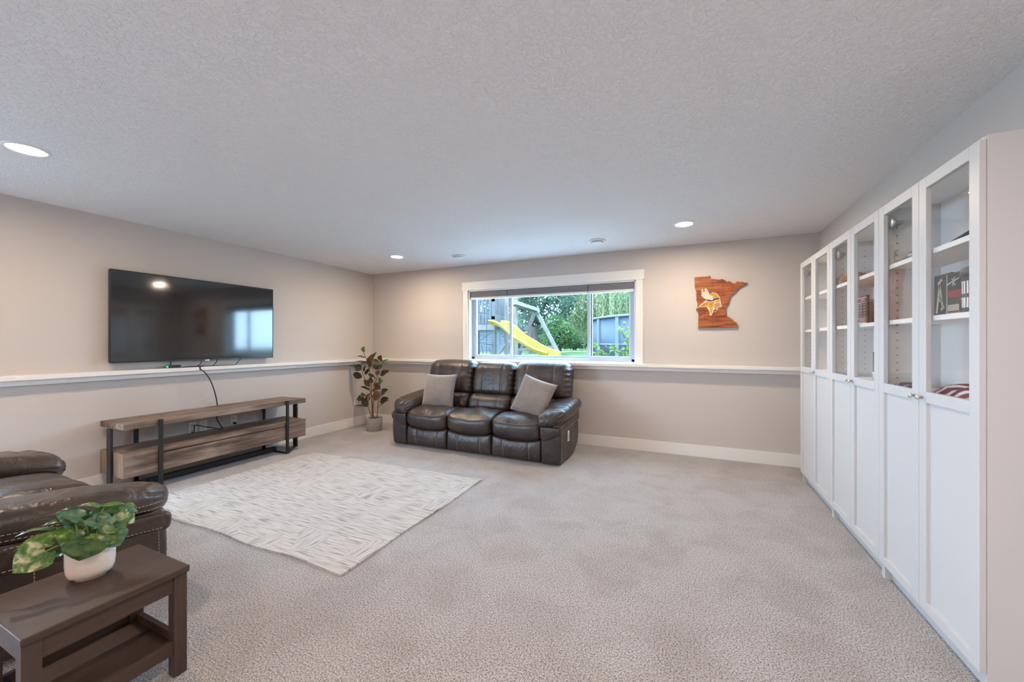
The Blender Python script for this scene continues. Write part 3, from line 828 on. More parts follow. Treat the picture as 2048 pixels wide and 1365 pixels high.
# ------------------------------------------------------------------ leaves
def leaf_mesh(base, tip, width, nrm, heart=0.0, droop=0.10, fold=0.25, n=9, roll=0.0):
    base, tip = Vector(base), Vector(tip); ax_ = tip - base; L = ax_.length; ax_.normalize()
    nrm = Vector(nrm); nrm = (nrm - ax_ * nrm.dot(ax_)).normalized(); side = ax_.cross(nrm).normalized()
    if roll: 
        q = Matrix.Rotation(roll, 3, ax_); nrm = q @ nrm; side = q @ side
    bm = bmesh.new(); rows = []
    for i in range(n + 1):
        s = i / n
        if heart: wd = (math.sin(PI * min(1, (s + 0.14) / 1.14) ** 0.62) ** 0.9) if s > 0 else 0.42
        else: wd = max(0.0, math.sin(PI * s ** 0.85)) ** 0.8
        if i == n: wd = 0.0
        wd *= width / 2
        c = base + ax_ * (L * s) + nrm * (-droop * L * (2 * s - 1) ** 2 * (1 if s > 0.5 else 0.4) + droop * L * 0.4)
        row = []
        for k in (-1, -0.5, 0, 0.5, 1):
            back = -heart * 0.16 * L * (1 - s) ** 6 * abs(k)
            wav = 0.05 * width * math.sin(s * 9 + k * 2) * abs(k)
            row.append(bm.verts.new(c + side * (wd * k) + nrm * (fold * wd * abs(k) + wav) + ax_ * back))
        rows.append(row)
    for A, B in zip(rows, rows[1:]):
        for k in range(4): bm.faces.new((A[k], A[k + 1], B[k + 1], B[k]))
    bmesh.ops.remove_doubles(bm, verts=bm.verts, dist=1e-5)
    return bm

# rubber plant in the corner
LM = [mat_leaf('rubber_leaf_dark', [(0.018, 0.022, 0.012), (0.040, 0.036, 0.020), (0.075, 0.050, 0.026)], 0.10, 0.28),
      mat_leaf('rubber_leaf_brown', [(0.055, 0.026, 0.012), (0.105, 0.050, 0.020), (0.16, 0.085, 0.034)], 0.15, 0.35),
      mat_leaf('rubber_leaf_green', [(0.035, 0.085, 0.018), (0.085, 0.17, 0.035), (0.17, 0.25, 0.06)], 0.25, 0.35)]
PX, PY = -4.155, 4.335
rp = thing('rubber_plant', 'artificial rubber plant with dark leaves in the room corner', 'plant', (PX, PY, 0))
R0 = Vector((PX, PY, 0))
pot = obj('pot', lathe([(0.0, 0.0), (0.100, 0.0), (0.106, 0.006), (0.113, 0.185), (0.111, 0.190), (0.102, 0.190), (0.098, 0.165), (0.0, 0.165)], 40), M['potgrey'], rp, True)
obj('soil', lathe([(0.0, 0.172), (0.06, 0.174), (0.099, 0.170), (0.099, 0.160), (0.0, 0.160)], 28), M['soil'], rp, True)
def zp(x, y, dY=0.0):     # points read off the plant, on an upright plane through its pot
    return at(680 + x / 6.825, 680 + y / 6.825, Y=PY + dY) - R0
stems = [[(445, 1075), (440, 950), (432, 800), (425, 640), (415, 520), (400, 400), (375, 300), (345, 230), (320, 175)],
         [(440, 800), (405, 680), (360, 580), (320, 490), (290, 400), (265, 340)],
         [(455, 1075), (452, 900), (470, 720), (470, 600), (500, 540), (520, 460), (540, 380), (550, 280)],
         [(430, 1050), (400, 960), (375, 900), (355, 840)],
         [(505, 1060), (515, 940), (522, 850), (545, 740), (548, 660)],
         [(520, 930), (560, 880), (620, 840)]]
dys = [0.0, 0.03, -0.02, -0.06, 0.04, 0.05]
for k, sp in enumerate(stems):
    pts = spline([zp(x, y, dys[k] * min(1, i / 3)) for i, (x, y) in enumerate(sp)], 4)
    r0 = [0.011, 0.007, 0.009, 0.006, 0.007, 0.004][k]
    obj('stem', tube(bmesh.new(), pts, [r0 * (1 - 0.6 * i / len(pts)) for i in range(len(pts))], 7), M['bark'], rp, True)
# base x,y, tip x,y, width (zoomed pixels), tone, facing
LV = [(315, 172, 330, 92, 58, 2, 0.5), (345, 245, 212, 222, 34, 0, -0.5), (395, 360, 490, 163, 60, 1, 0.3), (395, 375, 440, 195, 95, 1, 0.8),
      (375, 305, 200, 295, 24, 0, -0.7), (375, 310, 265, 330, 62, 0, -0.4), (300, 400, 118, 345, 52, 2, -0.2), (290, 410, 205, 350, 85, 0, 0.5),
      (305, 510, 172, 462, 78, 0, 0.6), (320, 440, 352, 350, 36, 1, 0.4), (335, 480, 412, 382, 42, 0, 0.3), (540, 320, 448, 258, 44, 2, 0.4),
      (550, 295, 558, 212, 74, 1, 0.8), (560, 330, 660, 268, 42, 2, 0.3), (565, 370, 660, 305, 40, 0, 0.2), (530, 410, 440, 352, 50, 0, 0.2),
      (545, 400, 520, 340, 84, 0, 0.9), (535, 470, 480, 435, 58, 1, 0.5), (545, 485, 668, 420, 66, 0, 0.5), (485, 540, 380, 455, 44, 0, 0.2),
      (420, 600, 440, 495, 72, 1, 0.8), (415, 630, 320, 545, 62, 1, 0.5), (520, 585, 578, 560, 95, 2, 0.9), (555, 660, 450, 605, 78, 1, 0.6),
      (405, 690, 270, 630, 40, 0, -0.2), (440, 710, 510, 650, 38, 1, 0.4), (560, 735, 650, 675, 72, 0, 0.6), (600, 665, 705, 632, 22, 2, 0.0),
      (555, 770, 435, 765, 110, 1, 0.7), (550, 770, 610, 735, 34, 1, 0.2), (335, 800, 225, 800, 74, 0, 0.4), (275, 770, 345, 750, 62, 2, 0.5),
      (345, 830, 412, 730, 60, 1, 0.3), (390, 850, 435, 750, 52, 0, 0.2), (390, 905, 290, 800, 95, 0, 0.7), (375, 915, 190, 900, 34, 0, -0.4),
      (545, 850, 660, 795, 74, 0, 0.6), (548, 900, 668, 820, 34, 0, 0.1), (520, 690, 490, 640, 30, 1, 0.3)]
for k, (ax1, ay1, bx1, by1, wd, tone, face) in enumerate(LV):
    dz = random.uniform(-0.07, 0.07)
    a = zp(ax1, ay1, dz * 0.4); b = zp(bx1, by1, dz)
    nr = Vector((-0.25 * random.uniform(-1, 1), -max(0.25, face + 0.25), 0.6 if face < 0.3 else 0.25))
    obj('leaf', leaf_mesh(a, b, wd / 6.825 * 0.0072 * 1.22, nr, 0, 0.08, 0.18), LM[tone], rp, True)

# pothos in a white oval pot on the side table
GM = [mat_leaf('pothos_dark', [(0.022, 0.075, 0.022), (0.050, 0.125, 0.035), (0.10, 0.19, 0.05)], 0.2, 0.3, 30),
      mat_leaf('pothos_bright', [(0.060, 0.16, 0.030), (0.14, 0.27, 0.045), (0.30, 0.42, 0.09)], 0.3, 0.3, 26),
      mat_leaf('pothos_cream', [(0.045, 0.14, 0.035), (0.15, 0.26, 0.08), (0.62, 0.60, 0.38)], 0.25, 0.3, 34),
      mat_leaf('pothos_bluegreen', [(0.045, 0.13, 0.07), (0.10, 0.22, 0.13), (0.20, 0.34, 0.22)], 0.2, 0.25, 30)]
QX, QY = -2.010, 0.668
pp = thing('potted_pothos', 'trailing pothos with variegated leaves in a white oval pot', 'plant', (QX, QY, TZ), math.radians(62))
obj('pot', lathe([(0.0, 0.0), (0.62, 0.0), (0.64, 0.006), (0.66, 0.007), (0.88, 0.016), (0.97, 0.034), (1.0, 0.060), (1.0, 0.115), (0.985, 0.118), (0.93, 0.116), (0.93, 0.094), (0.0, 0.094)], 48, 0.066, 0.052), M['potwhite'], pp, True)
obj('soil', lathe([(0.0, 0.103), (0.6, 0.102), (0.925, 0.098), (0.925, 0.088), (0.0, 0.088)], 40, 0.066, 0.052), M['soil'], pp, True)
ppm = (Matrix.Translation((QX, QY, TZ)) @ Matrix.Rotation(math.radians(62), 4, 'Z')).inverted()
VN = Vector((QX, QY, 0)).normalized()            # from the camera towards the pot
def qp(x, y, d=0.0):
    p0 = Vector((QX, QY, TZ + 0.1)) + VN * d
    dr = FWD + RGT * ((x / 6.203 - 1024) / F_PX) + Vector((0, 0, (Y0 - 980 - y / 6.203) / F_PX))
    o = Vector((0, 0, EYE)); s = (p0 - o).dot(VN) / dr.dot(VN)
    return ppm @ (o + dr * s)
GL = [(560, 770, 135, 1035, 260, 2, .75, -.05), (640, 640, 390, 735, 150, 1, .4, -.02), (700, 570, 150, 745, 110, 1, .25, .03), (640, 500, 180, 560, 70, 0, .1, .06),
      (930, 400, 510, 430, 95, 0, .25, .02), (860, 580, 700, 470, 110, 1, .5, .03), (870, 690, 700, 560, 130, 1, .5, -.02), (900, 430, 700, 270, 140, 3, .4, .04),
      (1000, 350, 760, 300, 120, 3, .6, .02), (1010, 420, 930, 250, 150, 0, .5, .05), (1090, 300, 720, 240, 70, 0, .1, .07), (1280, 250, 960, 180, 90, 2, .1, .06),
      (1330, 430, 1040, 380, 190, 3, .5, -.01), (1480, 270, 1060, 300, 130, 0, .3, .03), (1380, 330, 1250, 470, 150, 3, .5, -.02), (1290, 210, 1640, 190, 70, 1, .15, .03),
      (1560, 190, 1715, 215, 55, 1, .2, .0), (1500, 260, 1720, 260, 110, 3, .5, .01), (1480, 300, 1640, 330, 100, 3, .5, -.01), (1530, 350, 1680, 400, 130, 2, .6, .0),
      (1380, 380, 1560, 500, 200, 2, .8, -.03), (1400, 530, 1220, 690, 200, 2, .8, -.05), (1380, 560, 1490, 700, 190, 3, .85, -.05), (1370, 400, 1330, 520, 150, 3, .7, -.03),
      (1040, 590, 850, 660, 150, 0, .6, -.05), (1110, 600, 870, 700, 110, 0, .4, -.05), (1080, 660, 970, 890, 270, 0, .85, -.075), (1100, 580, 1160, 700, 90, 1, .6, -.05),
      (1180, 620, 1200, 480, 160, 0, .5, .0), (1060, 560, 1200, 440, 200, 0, .5, .03), (1190, 640, 1330, 560, 150, 0, .4, -.01), (780, 760, 620, 890, 110, 0, .3, -.03),
      (700, 790, 580, 890, 80, 3, .4, -.03), (1000, 570, 850, 480, 120, 0, .4, .04), (1180, 500, 1060, 420, 130, 0, .4, .05)]
for k, (a1, b1, a2, b2, wd, tone, face, dd) in enumerate(GL):
    a = qp(a1, b1, dd * 0.8); b = qp(a2, b2, dd)
    nw = Vector((-VN.x * face, -VN.y * face, 1.0 - 0.55 * face)) 
    nl = (ppm.to_3x3() @ nw)
    obj('leaf', leaf_mesh(a, b, wd / 6.203 * 0.00268, nl, 1.0, 0.18, 0.30), GM[tone], pp, True)
root = Vector((0, 0, 0.098))
for (x, y, dd) in ((560, 770, -.05), (860, 700, -.02), (800, 460, .02), (930, 420, .03), (1070, 430, .0), (1060, 480, -.01), (1330, 430, -.01), (1400, 530, -.05), (1290, 230, .03), (1480, 290, 0), (1080, 660, -.06), (700, 570, .02), (1180, 480, .02), (1000, 350, .03)):
    e = qp(x, y, dd); off = Vector((random.uniform(-0.035, 0.035), random.uniform(-0.02, 0.02), 0))
    mid = (root + off) * 0.5 + e * 0.5 + Vector((0, 0, 0.025))
    obj('stem', tube(bmesh.new(), spline([root + off, mid, e], 6), 0.0022, 6), M['stemg'], pp, True)

# ------------------------------------------------------------------ wooden wall sign in a state outline with a horned helmet emblem
SP = [(0.083, 2.013), (0.215, 2.011), (0.23, 2.018), (0.24, 2.015), (0.25, 1.984), (0.29, 1.975), (0.33, 1.967), (0.352, 1.975), (0.38, 1.96), (0.403, 1.937), (0.422, 1.948), (0.464, 1.917), (0.48, 1.919), (0.499, 1.938), (0.518, 1.93), (0.554, 1.93), (0.562, 1.921), (0.594, 1.915), (0.545, 1.884), (0.51, 1.868), (0.48, 1.828), (0.441, 1.795), (0.419, 1.761), (0.418, 1.707), (0.38, 1.667), (0.391, 1.638), (0.389, 1.607), (0.394, 1.562), (0.419, 1.552), (0.455, 1.529), (0.464, 1.513), (0.494, 1.49), (0.502, 1.443), (0.119, 1.446), (0.125, 1.625), (0.098, 1.652), (0.113, 1.681), (0.113, 1.733), (0.103, 1.747), (0.101, 1.851), (0.086, 1.898)]
sx0, sz0 = 0.30, 1.73
sg = thing('wall_sign', 'wooden state outline wall sign with a horned helmet emblem beside the window', 'sign', (sx0, YB, sz0))
loc_ = lambda L: [(x - sx0, z - sz0) for x, z in L]
obj('board', plate(loc_(SP), -0.030, -0.002), M['sign'], sg)
def zs(p): 
    q = at(1350 + p[0] / 8.5316, 520 + p[1] / 8.5316, Y=YB - 0.031); return (q.x - sx0, q.z - sz0)
for (x, ya, yb) in ((640, 330, 480), (820, 340, 640), (980, 395, 590), (650, 960, 1160), (500, 880, 1000)):
    a, b = zs((x, ya)), zs((x, yb))
    obj('groove', bx(a[0] - 0.0014, a[0] + 0.0014, -0.0312, -0.029, b[1], a[1]), M['signline'], sg)
EM = dict(white=mat('emblem_white', (0.66, 0.56, 0.45), 0.5), gold=mat('emblem_gold', (0.55, 0.29, 0.02), 0.5), purple=mat('emblem_purple', (0.075, 0.028, 0.075), 0.5), tan=mat('emblem_tan', (0.52, 0.27, 0.12), 0.5), line=mat('emblem_line', (0.05, 0.02, 0.012), 0.6))
def emb(name, pts, m, lift):
    obj(name, plate([zs(p) for p in pts], -0.031 - lift, -0.029), EM[m], sg)
emb('emblem_outline', [(370, 830), (430, 770), (520, 700), (540, 680), (480, 645), (450, 610), (455, 510), (465, 485), (490, 545), (510, 560), (505, 490), (540, 490), (570, 545), (590, 585), (640, 555), (710, 570), (765, 640), (775, 690), (785, 750), (800, 800), (740, 805), (725, 850), (690, 890), (650, 890), (620, 955), (590, 945), (590, 890), (555, 830), (545, 795), (440, 808)], 'white', 0.0005)
emb('horn', [(462, 600), (460, 530), (470, 500), (480, 560), (500, 600), (560, 620), (610, 610), (650, 635), (655, 665), (620, 690), (560, 655), (490, 640)], 'white', 0.0016)
emb('horn_tip', [(520, 500), (545, 510), (580, 580), (560, 600), (530, 560)], 'white', 0.0016)
emb('helmet', [(585, 600), (640, 565), (705, 580), (750, 635), (755, 655), (700, 650), (660, 660), (645, 625), (610, 605)], 'gold', 0.0012)
emb('helmet_band', [(535, 680), (590, 680), (630, 695), (660, 665), (700, 652), (757, 650), (757, 678), (700, 685), (650, 705), (600, 715), (535, 700)], 'purple', 0.0014)
emb('hair', [(385, 825), (450, 770), (545, 710), (600, 722), (650, 712), (690, 700), (670, 740), (650, 770), (660, 800), (640, 820), (605, 835), (570, 800), (540, 785), (450, 800)], 'gold', 0.0012)
emb('brow', [(695, 700), (755, 685), (770, 720), (730, 725), (700, 735)], 'gold', 0.0012)
emb('face', [(665, 750), (700, 740), (765, 730), (785, 785), (735, 795), (715, 840), (680, 850), (665, 800)], 'tan', 0.0012)
emb('moustache', [(655, 870), (690, 845), (715, 855), (690, 880), (655, 885)], 'line', 0.0014)
emb('braid', [(595, 840), (640, 830), (640, 870), (615, 935), (600, 900)], 'gold', 0.0012)
for a, b in (((455, 775), (560, 730)), ((470, 790), (580, 745)), ((600, 770), (640, 730)), ((610, 800), (650, 755)), ((700, 760), (740, 750)), ((715, 790), (770, 775)), ((590, 590), (640, 575)), ((650, 640), (660, 668)), ((475, 560), (480, 500)), ((535, 515), (560, 570))):
    ax_, ay_ = b[0] - a[0], b[1] - a[1]; l = math.hypot(ax_, ay_); nx_, ny_ = -ay_ / l * 3.5, ax_ / l * 3.5
    emb('emblem_stroke', [(a[0] + nx_, a[1] + ny_), (b[0] + nx_ * .4, b[1] + ny_ * .4), (b[0] - nx_ * .4, b[1] - ny_ * .4), (a[0] - nx_, a[1] - ny_)], 'line', 0.0021)

# ------------------------------------------------------------------ things kept in the cabinets
def text_mesh(s, size):
    cu = bpy.data.curves.new('letters', 'FONT'); cu.body = s; cu.size = size; cu.extrude = 0.0006; cu.align_x = 'RIGHT'
    o = bpy.data.objects.new('letters', cu); C.objects.link(o)
    me = bpy.data.meshes.new_from_object(o.evaluated_get(bpy.context.evaluated_depsgraph_get()))
    bpy.data.objects.remove(o); return me
FACE_ROOM = Matrix(((0, 0, -1, 0), (-1, 0, 0, 0), (0, 1, 0, 0), (0, 0, 0, 1)))   # local x -> -Y, local y -> up, facing -X
S1, S2, S0 = 1.396, 1.690, 1.040
inkdark = mat('print_dark', (0.085, 0.080, 0.085), 0.6); inkpale = mat('print_cream', (0.62, 0.58, 0.48), 0.6)
inkred = mat('print_red', (0.42, 0.06, 0.07), 0.6); inkwhite = mat('print_white', (0.80, 0.79, 0.78), 0.6)
maroon = mat('maroon_ink', (0.16, 0.030, 0.055), 0.6)
def flat(name, y0, y1, z0, z1, x, m, parent, t=0.0012): return obj(name, bx(x - t, x, min(y0, y1), max(y0, y1), z0, z1), m, parent)
def strokes(name, lst, x, wd, m, parent):
    bm = bmesh.new()
    for (ya, za, yb, zb) in lst:
        d = Vector((0, yb - ya, zb - za)); n = Vector((0, -d.z, d.y)).normalized() * wd / 2
        vs = [bm.verts.new((xx, ya + s * n.y, za + s * n.z)) if e == 0 else bm.verts.new((xx, yb + s * n.y, zb + s * n.z)) for xx in (x - 0.0012, x) for e, s in ((0, 1), (0, -1), (1, -1), (1, 1))]
        for q in ((0, 1, 2, 3), (7, 6, 5, 4), (0, 4, 5, 1), (1, 5, 6, 2), (2, 6, 7, 3), (3, 7, 4, 0)): bm.faces.new([vs[i] for i in q])
    bmesh.ops.recalc_face_normals(bm, faces=bm.faces); return obj(name, bm, m, parent)

t = thing('framed_print', 'dark print with a tall cream letter standing on the cabinet shelf', 'picture', (1.165, 2.645, S1))
obj('board', bx(0, 0.012, -0.066, 0.070, 0, 0.222, 0.001), inkdark, t)
strokes('letter', [(0.045, 0.03, 0.020, 0.175), (0.020, 0.175, -0.005, 0.055), (0.030, 0.095, 0.000, 0.095), (0.035, 0.175, 0.000, 0.198), (0.010, 0.045, -0.016, 0.060)], -0.001, 0.015, inkpale, t)
t = thing('framed_print', 'print with a white star, red band and cream shapes on the cabinet shelf', 'picture', (1.150, 2.500, S1))
obj('board', bx(0, 0.012, -0.075, 0.075, 0, 0.212, 0.001), inkdark, t)
flat('white_edge', 0.071, 0.075, 0.0, 0.210, -0.0005, inkwhite, t)
flat('red_band', 0.070, -0.05, 0.095, 0.128, -0.0005, inkred, t)
strokes('star', [(0.070, 0.160, -0.02, 0.182), (0.030, 0.150, 0.012, 0.190), (0.010, 0.150, 0.032, 0.186)], -0.001, 0.006, inkwhite, t)
flat('cream_shape', 0.066, -0.02, 0.032, 0.062, -0.0005, inkpale, t); flat('red_strip', 0.070, -0.05, 0.004, 0.028, -0.0005, inkred, t)
strokes('print_marks', [(0.06 - 0.014 * k, 0.007, 0.06 - 0.014 * k, 0.024) for k in range(7)], -0.002, 0.006, inkpale, t)
t = thing('lidded_tumbler', 'dark lidded tumbler with pale lettering on the cabinet shelf', 'tumbler', (1.092, 2.165, S1))
obj('body', lathe([(0.0, 0.0), (0.068, 0.0), (0.072, 0.006), (0.076, 0.15), (0.0, 0.15)], 32), mat('tumbler_navy', (0.065, 0.075, 0.095), 0.5), t, True)
obj('lid', lathe([(0.0, 0.192), (0.058, 0.190), (0.079, 0.178), (0.081, 0.150), (0.0, 0.150)], 32), mat('tumbler_lid', (0.085, 0.09, 0.10), 0.5), t, True)
bm = bmesh.new()
for (z0, z1, skip) in ((0.078, 0.128, 3), (0.022, 0.062, 5)):
    for k in range(9):
        th = math.radians(172 + 11 * k); rr = 0.0765
        cs, sn = math.cos(th), math.sin(th)
        for (za, zb, wd) in ([(z0, z1, 0.003)] if k % skip else [(z0, z1, 0.003), (z1 - 0.006, z1, 0.008)]):
            vs = [bm.verts.new((r_ * cs - e * wd * sn, r_ * sn + e * wd * cs, z_)) for z_ in (za, zb) for (r_, e) in ((rr - 0.006, -1), (rr, -1), (rr, 1), (rr - 0.006, 1))]
            for q in ((0, 1, 2, 3), (7, 6, 5, 4), (0, 4, 5, 1), (1, 5, 6, 2), (2, 6, 7, 3), (3, 7, 4, 0)): bm.faces.new([vs[i] for i in q])
bmesh.ops.recalc_face_normals(bm, faces=bm.faces)
obj('lettering', bm, inkwhite, t)

def scarf(label, x0, x1, y0, y1, z, bands, hgt, ph, cols):
    t = thing('folded_scarf', label, 'scarf', ((x0 + x1) / 2, (y0 + y1) / 2, z))
    nx, ny = 10, 64
    m = bpy.data.materials.new('scarf_stripes'); m.use_nodes = True
    g = N(m); tc = g.n('ShaderNodeTexCoord').outputs['Object']
    wv = g.n('ShaderNodeTexWave', {'Vector': tc, 'Scale': bands, 'Distortion': 2.2, 'Detail': 1.0, 'Detail Scale': 1.5}, bands_direction='DIAGONAL').outputs[0]
    cc = g.ramp(wv, [(0.30, cols[0]), (0.44, cols[1]), (0.60, cols[1]), (0.72, cols[2])])
    g.out(g.n('ShaderNodeBsdfPrincipled', {'Base Color': cc, 'Roughness': 0.9}).outputs[0])
    bm = bmesh.new(); V = {}
    for layer in (0, 1):
        for i in range(nx + 1):
            for j in range(ny + 1):
                u, v = i / nx, j / ny
                e = (max(0, 1 - (2 * u - 1) ** 4)) ** 0.5 * (max(0, 1 - (2 * v - 1) ** 6)) ** 0.5
                zz = layer * (hgt * (0.35 + 0.65 * math.sin(PI * (v * 0.9 + 0.05)) ** 2) * e * (0.8 + 0.2 * math.sin(v * 19 + u * 5 + ph)) + 0.004)
                V[layer, i, j] = bm.verts.new(((u - 0.5) * (x1 - x0), (v - 0.5) * (y1 - y0), zz + 0.0005))
        for i in range(nx):
            for j in range(ny): bm.faces.new((V[layer, i, j], V[layer, i + 1, j], V[layer, i + 1, j + 1], V[layer, i, j + 1]))
    for j in range(ny):
        for i in (0, nx): bm.faces.new((V[0, i, j], V[0, i, j + 1], V[1, i, j + 1], V[1, i, j]))
    for i in range(nx):
        for j in (0, ny): bm.faces.new((V[0, i, j], V[0, i + 1, j], V[1, i + 1, j], V[1, i, j]))
    bmesh.ops.recalc_face_normals(bm, faces=bm.faces)
    b = obj('cloth', bm, m, t, True)
    f = bmesh.new()
    for k in range(9): box(f, -0.03 + 0.008 * k, -0.026 + 0.008 * k, -(y1 - y0) / 2 - 0.02, -(y1 - y0) / 2 + 0.006, 0.001, 0.004)
    obj('fringe', f, m, t)
scarf('maroon and white striped scarf folded on the cabinet deck', 1.015, 1.185, 2.05, 2.455, S0, 9.0, 0.062, 0.4, [(0.17, 0.025, 0.05), (0.22, 0.04, 0.07), (0.70, 0.68, 0.68)])
scarf('dark teal patterned scarf rolled against the cabinet door', 0.990, 1.055, 2.485, 2.725, S0, 8.0, 0.036, 1.9, [(0.02, 0.04, 0.055), (0.06, 0.08, 0.10), (0.34, 0.16, 0.18)])

t = thing('curved_horn', 'grey curved horn lying on the upper shelf of the scarf cabinet', 'horn', (1.005, 2.60, S2))
hp = [Vector((0, 0.105, 0.078)), Vector((0, 0.093, 0.050)), Vector((0, 0.070, 0.028)), Vector((0, 0.035, 0.016)), Vector((0, -0.01, 0.015)), Vector((0.01, -0.05, 0.02))]
hs = spline(hp, 6)
obj('horn_body', tube(bmesh.new(), hs, [0.001 + 0.017 * min(1, i / 16) for i in range(len(hs))], 12), mat('horn_grey', (0.17, 0.155, 0.14), 0.45, var=0.2, vscale=30), t, True)
obj('mouth_band', tube(bmesh.new(), [hs[-1], hs[-1] + (hs[-1] - hs[-2]).normalized() * 0.012], 0.0195, 14), M['hinge'], t, True)
t = thing('pennant_flag', 'dark teal felt pennant lying on the upper cabinet shelf', 'pennant', (1.02, 2.13, S2))
obj('felt', plate([(-0.02, 0.002), (0.03, 0.002), (0.03, 0.004), (-0.02, 0.004)], -0.09, 0.11), mat('felt_teal', (0.03, 0.055, 0.07), 0.95), t)
bm = bmesh.new()
vs = [bm.verts.new(p) for p in ((-0.02, 0.10, 0.004), (0.03, 0.10, 0.004), (0.03, -0.10, 0.018), (-0.02, -0.10, 0.030), (-0.02, 0.10, 0.006), (0.03, 0.10, 0.006), (0.03, -0.10, 0.020), (-0.02, -0.10, 0.033))]
for q in ((0, 1, 2, 3), (4, 5, 6, 7), (0, 1, 5, 4), (1, 2, 6, 5), (2, 3, 7, 6), (3, 0, 4, 7)): bm.faces.new([vs[i] for i in q])
bmesh.ops.recalc_face_normals(bm, faces=bm.faces)
obj('felt_fold', bm, mat('felt_fold', (0.05, 0.08, 0.095), 0.95), t)

# middle cabinet
t = thing('framed_chart', 'small framed chart with maroon header on the middle cabinet shelf', 'picture', (1.055, 3.350, S1))
obj('frame', boxes([(0, 0.014, -0.150, -0.140, 0, 0.19), (0, 0.014, 0.140, 0.150, 0, 0.19), (0, 0.014, -0.14, 0.14, 0, 0.010), (0, 0.014, -0.14, 0.14, 0.18, 0.19)]), inkdark, t)
obj('mat_board', bx(0.003, 0.010, -0.14, 0.14, 0.010, 0.18), inkwhite, t)
flat('header', -0.130, 0.130, 0.148, 0.174, 0.0025, maroon, t); flat('footer', -0.130, 0.130, 0.016, 0.040, 0.0025, maroon, t)
flat('chart_field', -0.130, 0.130, 0.044, 0.144, 0.0025, inkdark, t)
me = text_mesh('TION', 0.026); me.materials.append(inkwhite)
o = bpy.data.objects.new('lettering', me); o.parent = t; C.objects.link(o); o.matrix_local = Matrix.Translation((0.0005, -0.118, 0.152)) @ FACE_ROOM
strokes('chart_marks', [(-0.115 + 0.048 * c, 0.056 + 0.019 * r, -0.100 + 0.048 * c, 0.056 + 0.019 * r) for c in range(5) for r in range(5)] + [(-0.12 + 0.016 * k, 0.02, -0.114 + 0.016 * k, 0.036) for k in range(6)], 0.001, 0.006, inkpale, t)
t = thing('burlap_board', 'tan burlap board leaning at the back of the middle cabinet shelf', 'board', (1.172, 3.17, S1))
obj('panel', bx(0, 0.014, -0.27, 0.20, 0, 0.262, 0.002), mat('burlap', (0.44, 0.33, 0.23), 0.95, var=0.25, vscale=60, bump=0.5, bscale=200), t)
strokes('stamp', [(-0.20 + 0.03 * k, 0.165, -0.185 + 0.03 * k, 0.185) for k in range(6)] + [(-0.20, 0.20, -0.05, 0.20)], -0.001, 0.006, mat('stamp_grey', (0.24, 0.19, 0.15), 0.8), t)
t = thing('white_bowl', 'white oval bowl on the deck of the middle cabinet', 'bowl', (1.065, 2.965, S0))
obj('body', lathe([(0.0, 0.0), (0.075, 0.0), (0.08, 0.006), (0.098, 0.062), (0.094, 0.064), (0.078, 0.012), (0.0, 0.012)], 36, 0.55, 1.2), M['potwhite'], t, True)
obj('foot', lathe([(0.0, -0.0), (0.062, 0.0), (0.062, 0.004), (0.0, 0.004)], 30, 0.55, 1.2), M['potwhite'], t)
t = thing('sepia_photo', 'sepia photo print standing in the white bowl of the middle cabinet', 'photo', (1.055, 2.985, S0 + 0.012))
obj('card', bx(0, 0.004, -0.115, 0.135, 0, 0.182), inkwhite, t)
flat('image', -0.105, 0.125, 0.02, 0.168, -0.0004, mat('sepia', (0.34, 0.25, 0.23), 0.6, var=0.45, vscale=22), t)
strokes('figure', [(0.03, 0.07, 0.00, 0.125), (0.00, 0.125, -0.04, 0.105), (0.03, 0.125, -0.05, 0.08), (-0.01, 0.07, -0.02, 0.05), (0.09, 0.04, 0.10, 0.14)], -0.0012, 0.016, mat('sepia_pale', (0.62, 0.55, 0.52), 0.6), t)
t = thing('tan_cap', 'tan cloth cap lying on the upper shelf of the middle cabinet', 'cap', (1.06, 3.44, S2))
obj('crown', lathe([(0.075, 0.0), (0.078, 0.015), (0.070, 0.05), (0.045, 0.072), (0.0, 0.080)], 28, 1.0, 0.95), mat('tan_cloth', (0.30, 0.20, 0.13), 0.95, var=0.15, vscale=40), t, True)
obj('brim', plate([(-0.07, 0.0), (-0.055, 0.0), (-0.055, 0.006), (-0.07, 0.006)], -0.06, 0.06), mat('tan_brim', (0.24, 0.155, 0.10), 0.9), t)
t = thing('fish_ornament', 'small grey fish ornament on the upper shelf of the corner cabinet', 'ornament', (1.09, 3.70, S2))
obj('fish_body', lathe([(0.0, -0.07), (0.016, -0.05), (0.024, -0.01), (0.018, 0.035), (0.006, 0.06), (0.0, 0.062)], 18, 0.7, 1.0), mat('fish_grey', (0.24, 0.21, 0.185), 0.5), t, True, (0, 0, 0.026), (PI / 2, 0, 0))
obj('tail_fin', plate([(-0.003, 0.006), (0.003, 0.006), (0.003, 0.046), (-0.003, 0.046)], -0.085, -0.055), mat('fin_grey', (0.22, 0.19, 0.17), 0.5), t)
obj('stand', bx(-0.014, 0.014, -0.02, 0.02, 0, 0.006), mat('fin_base', (0.20, 0.18, 0.16), 0.5), t)

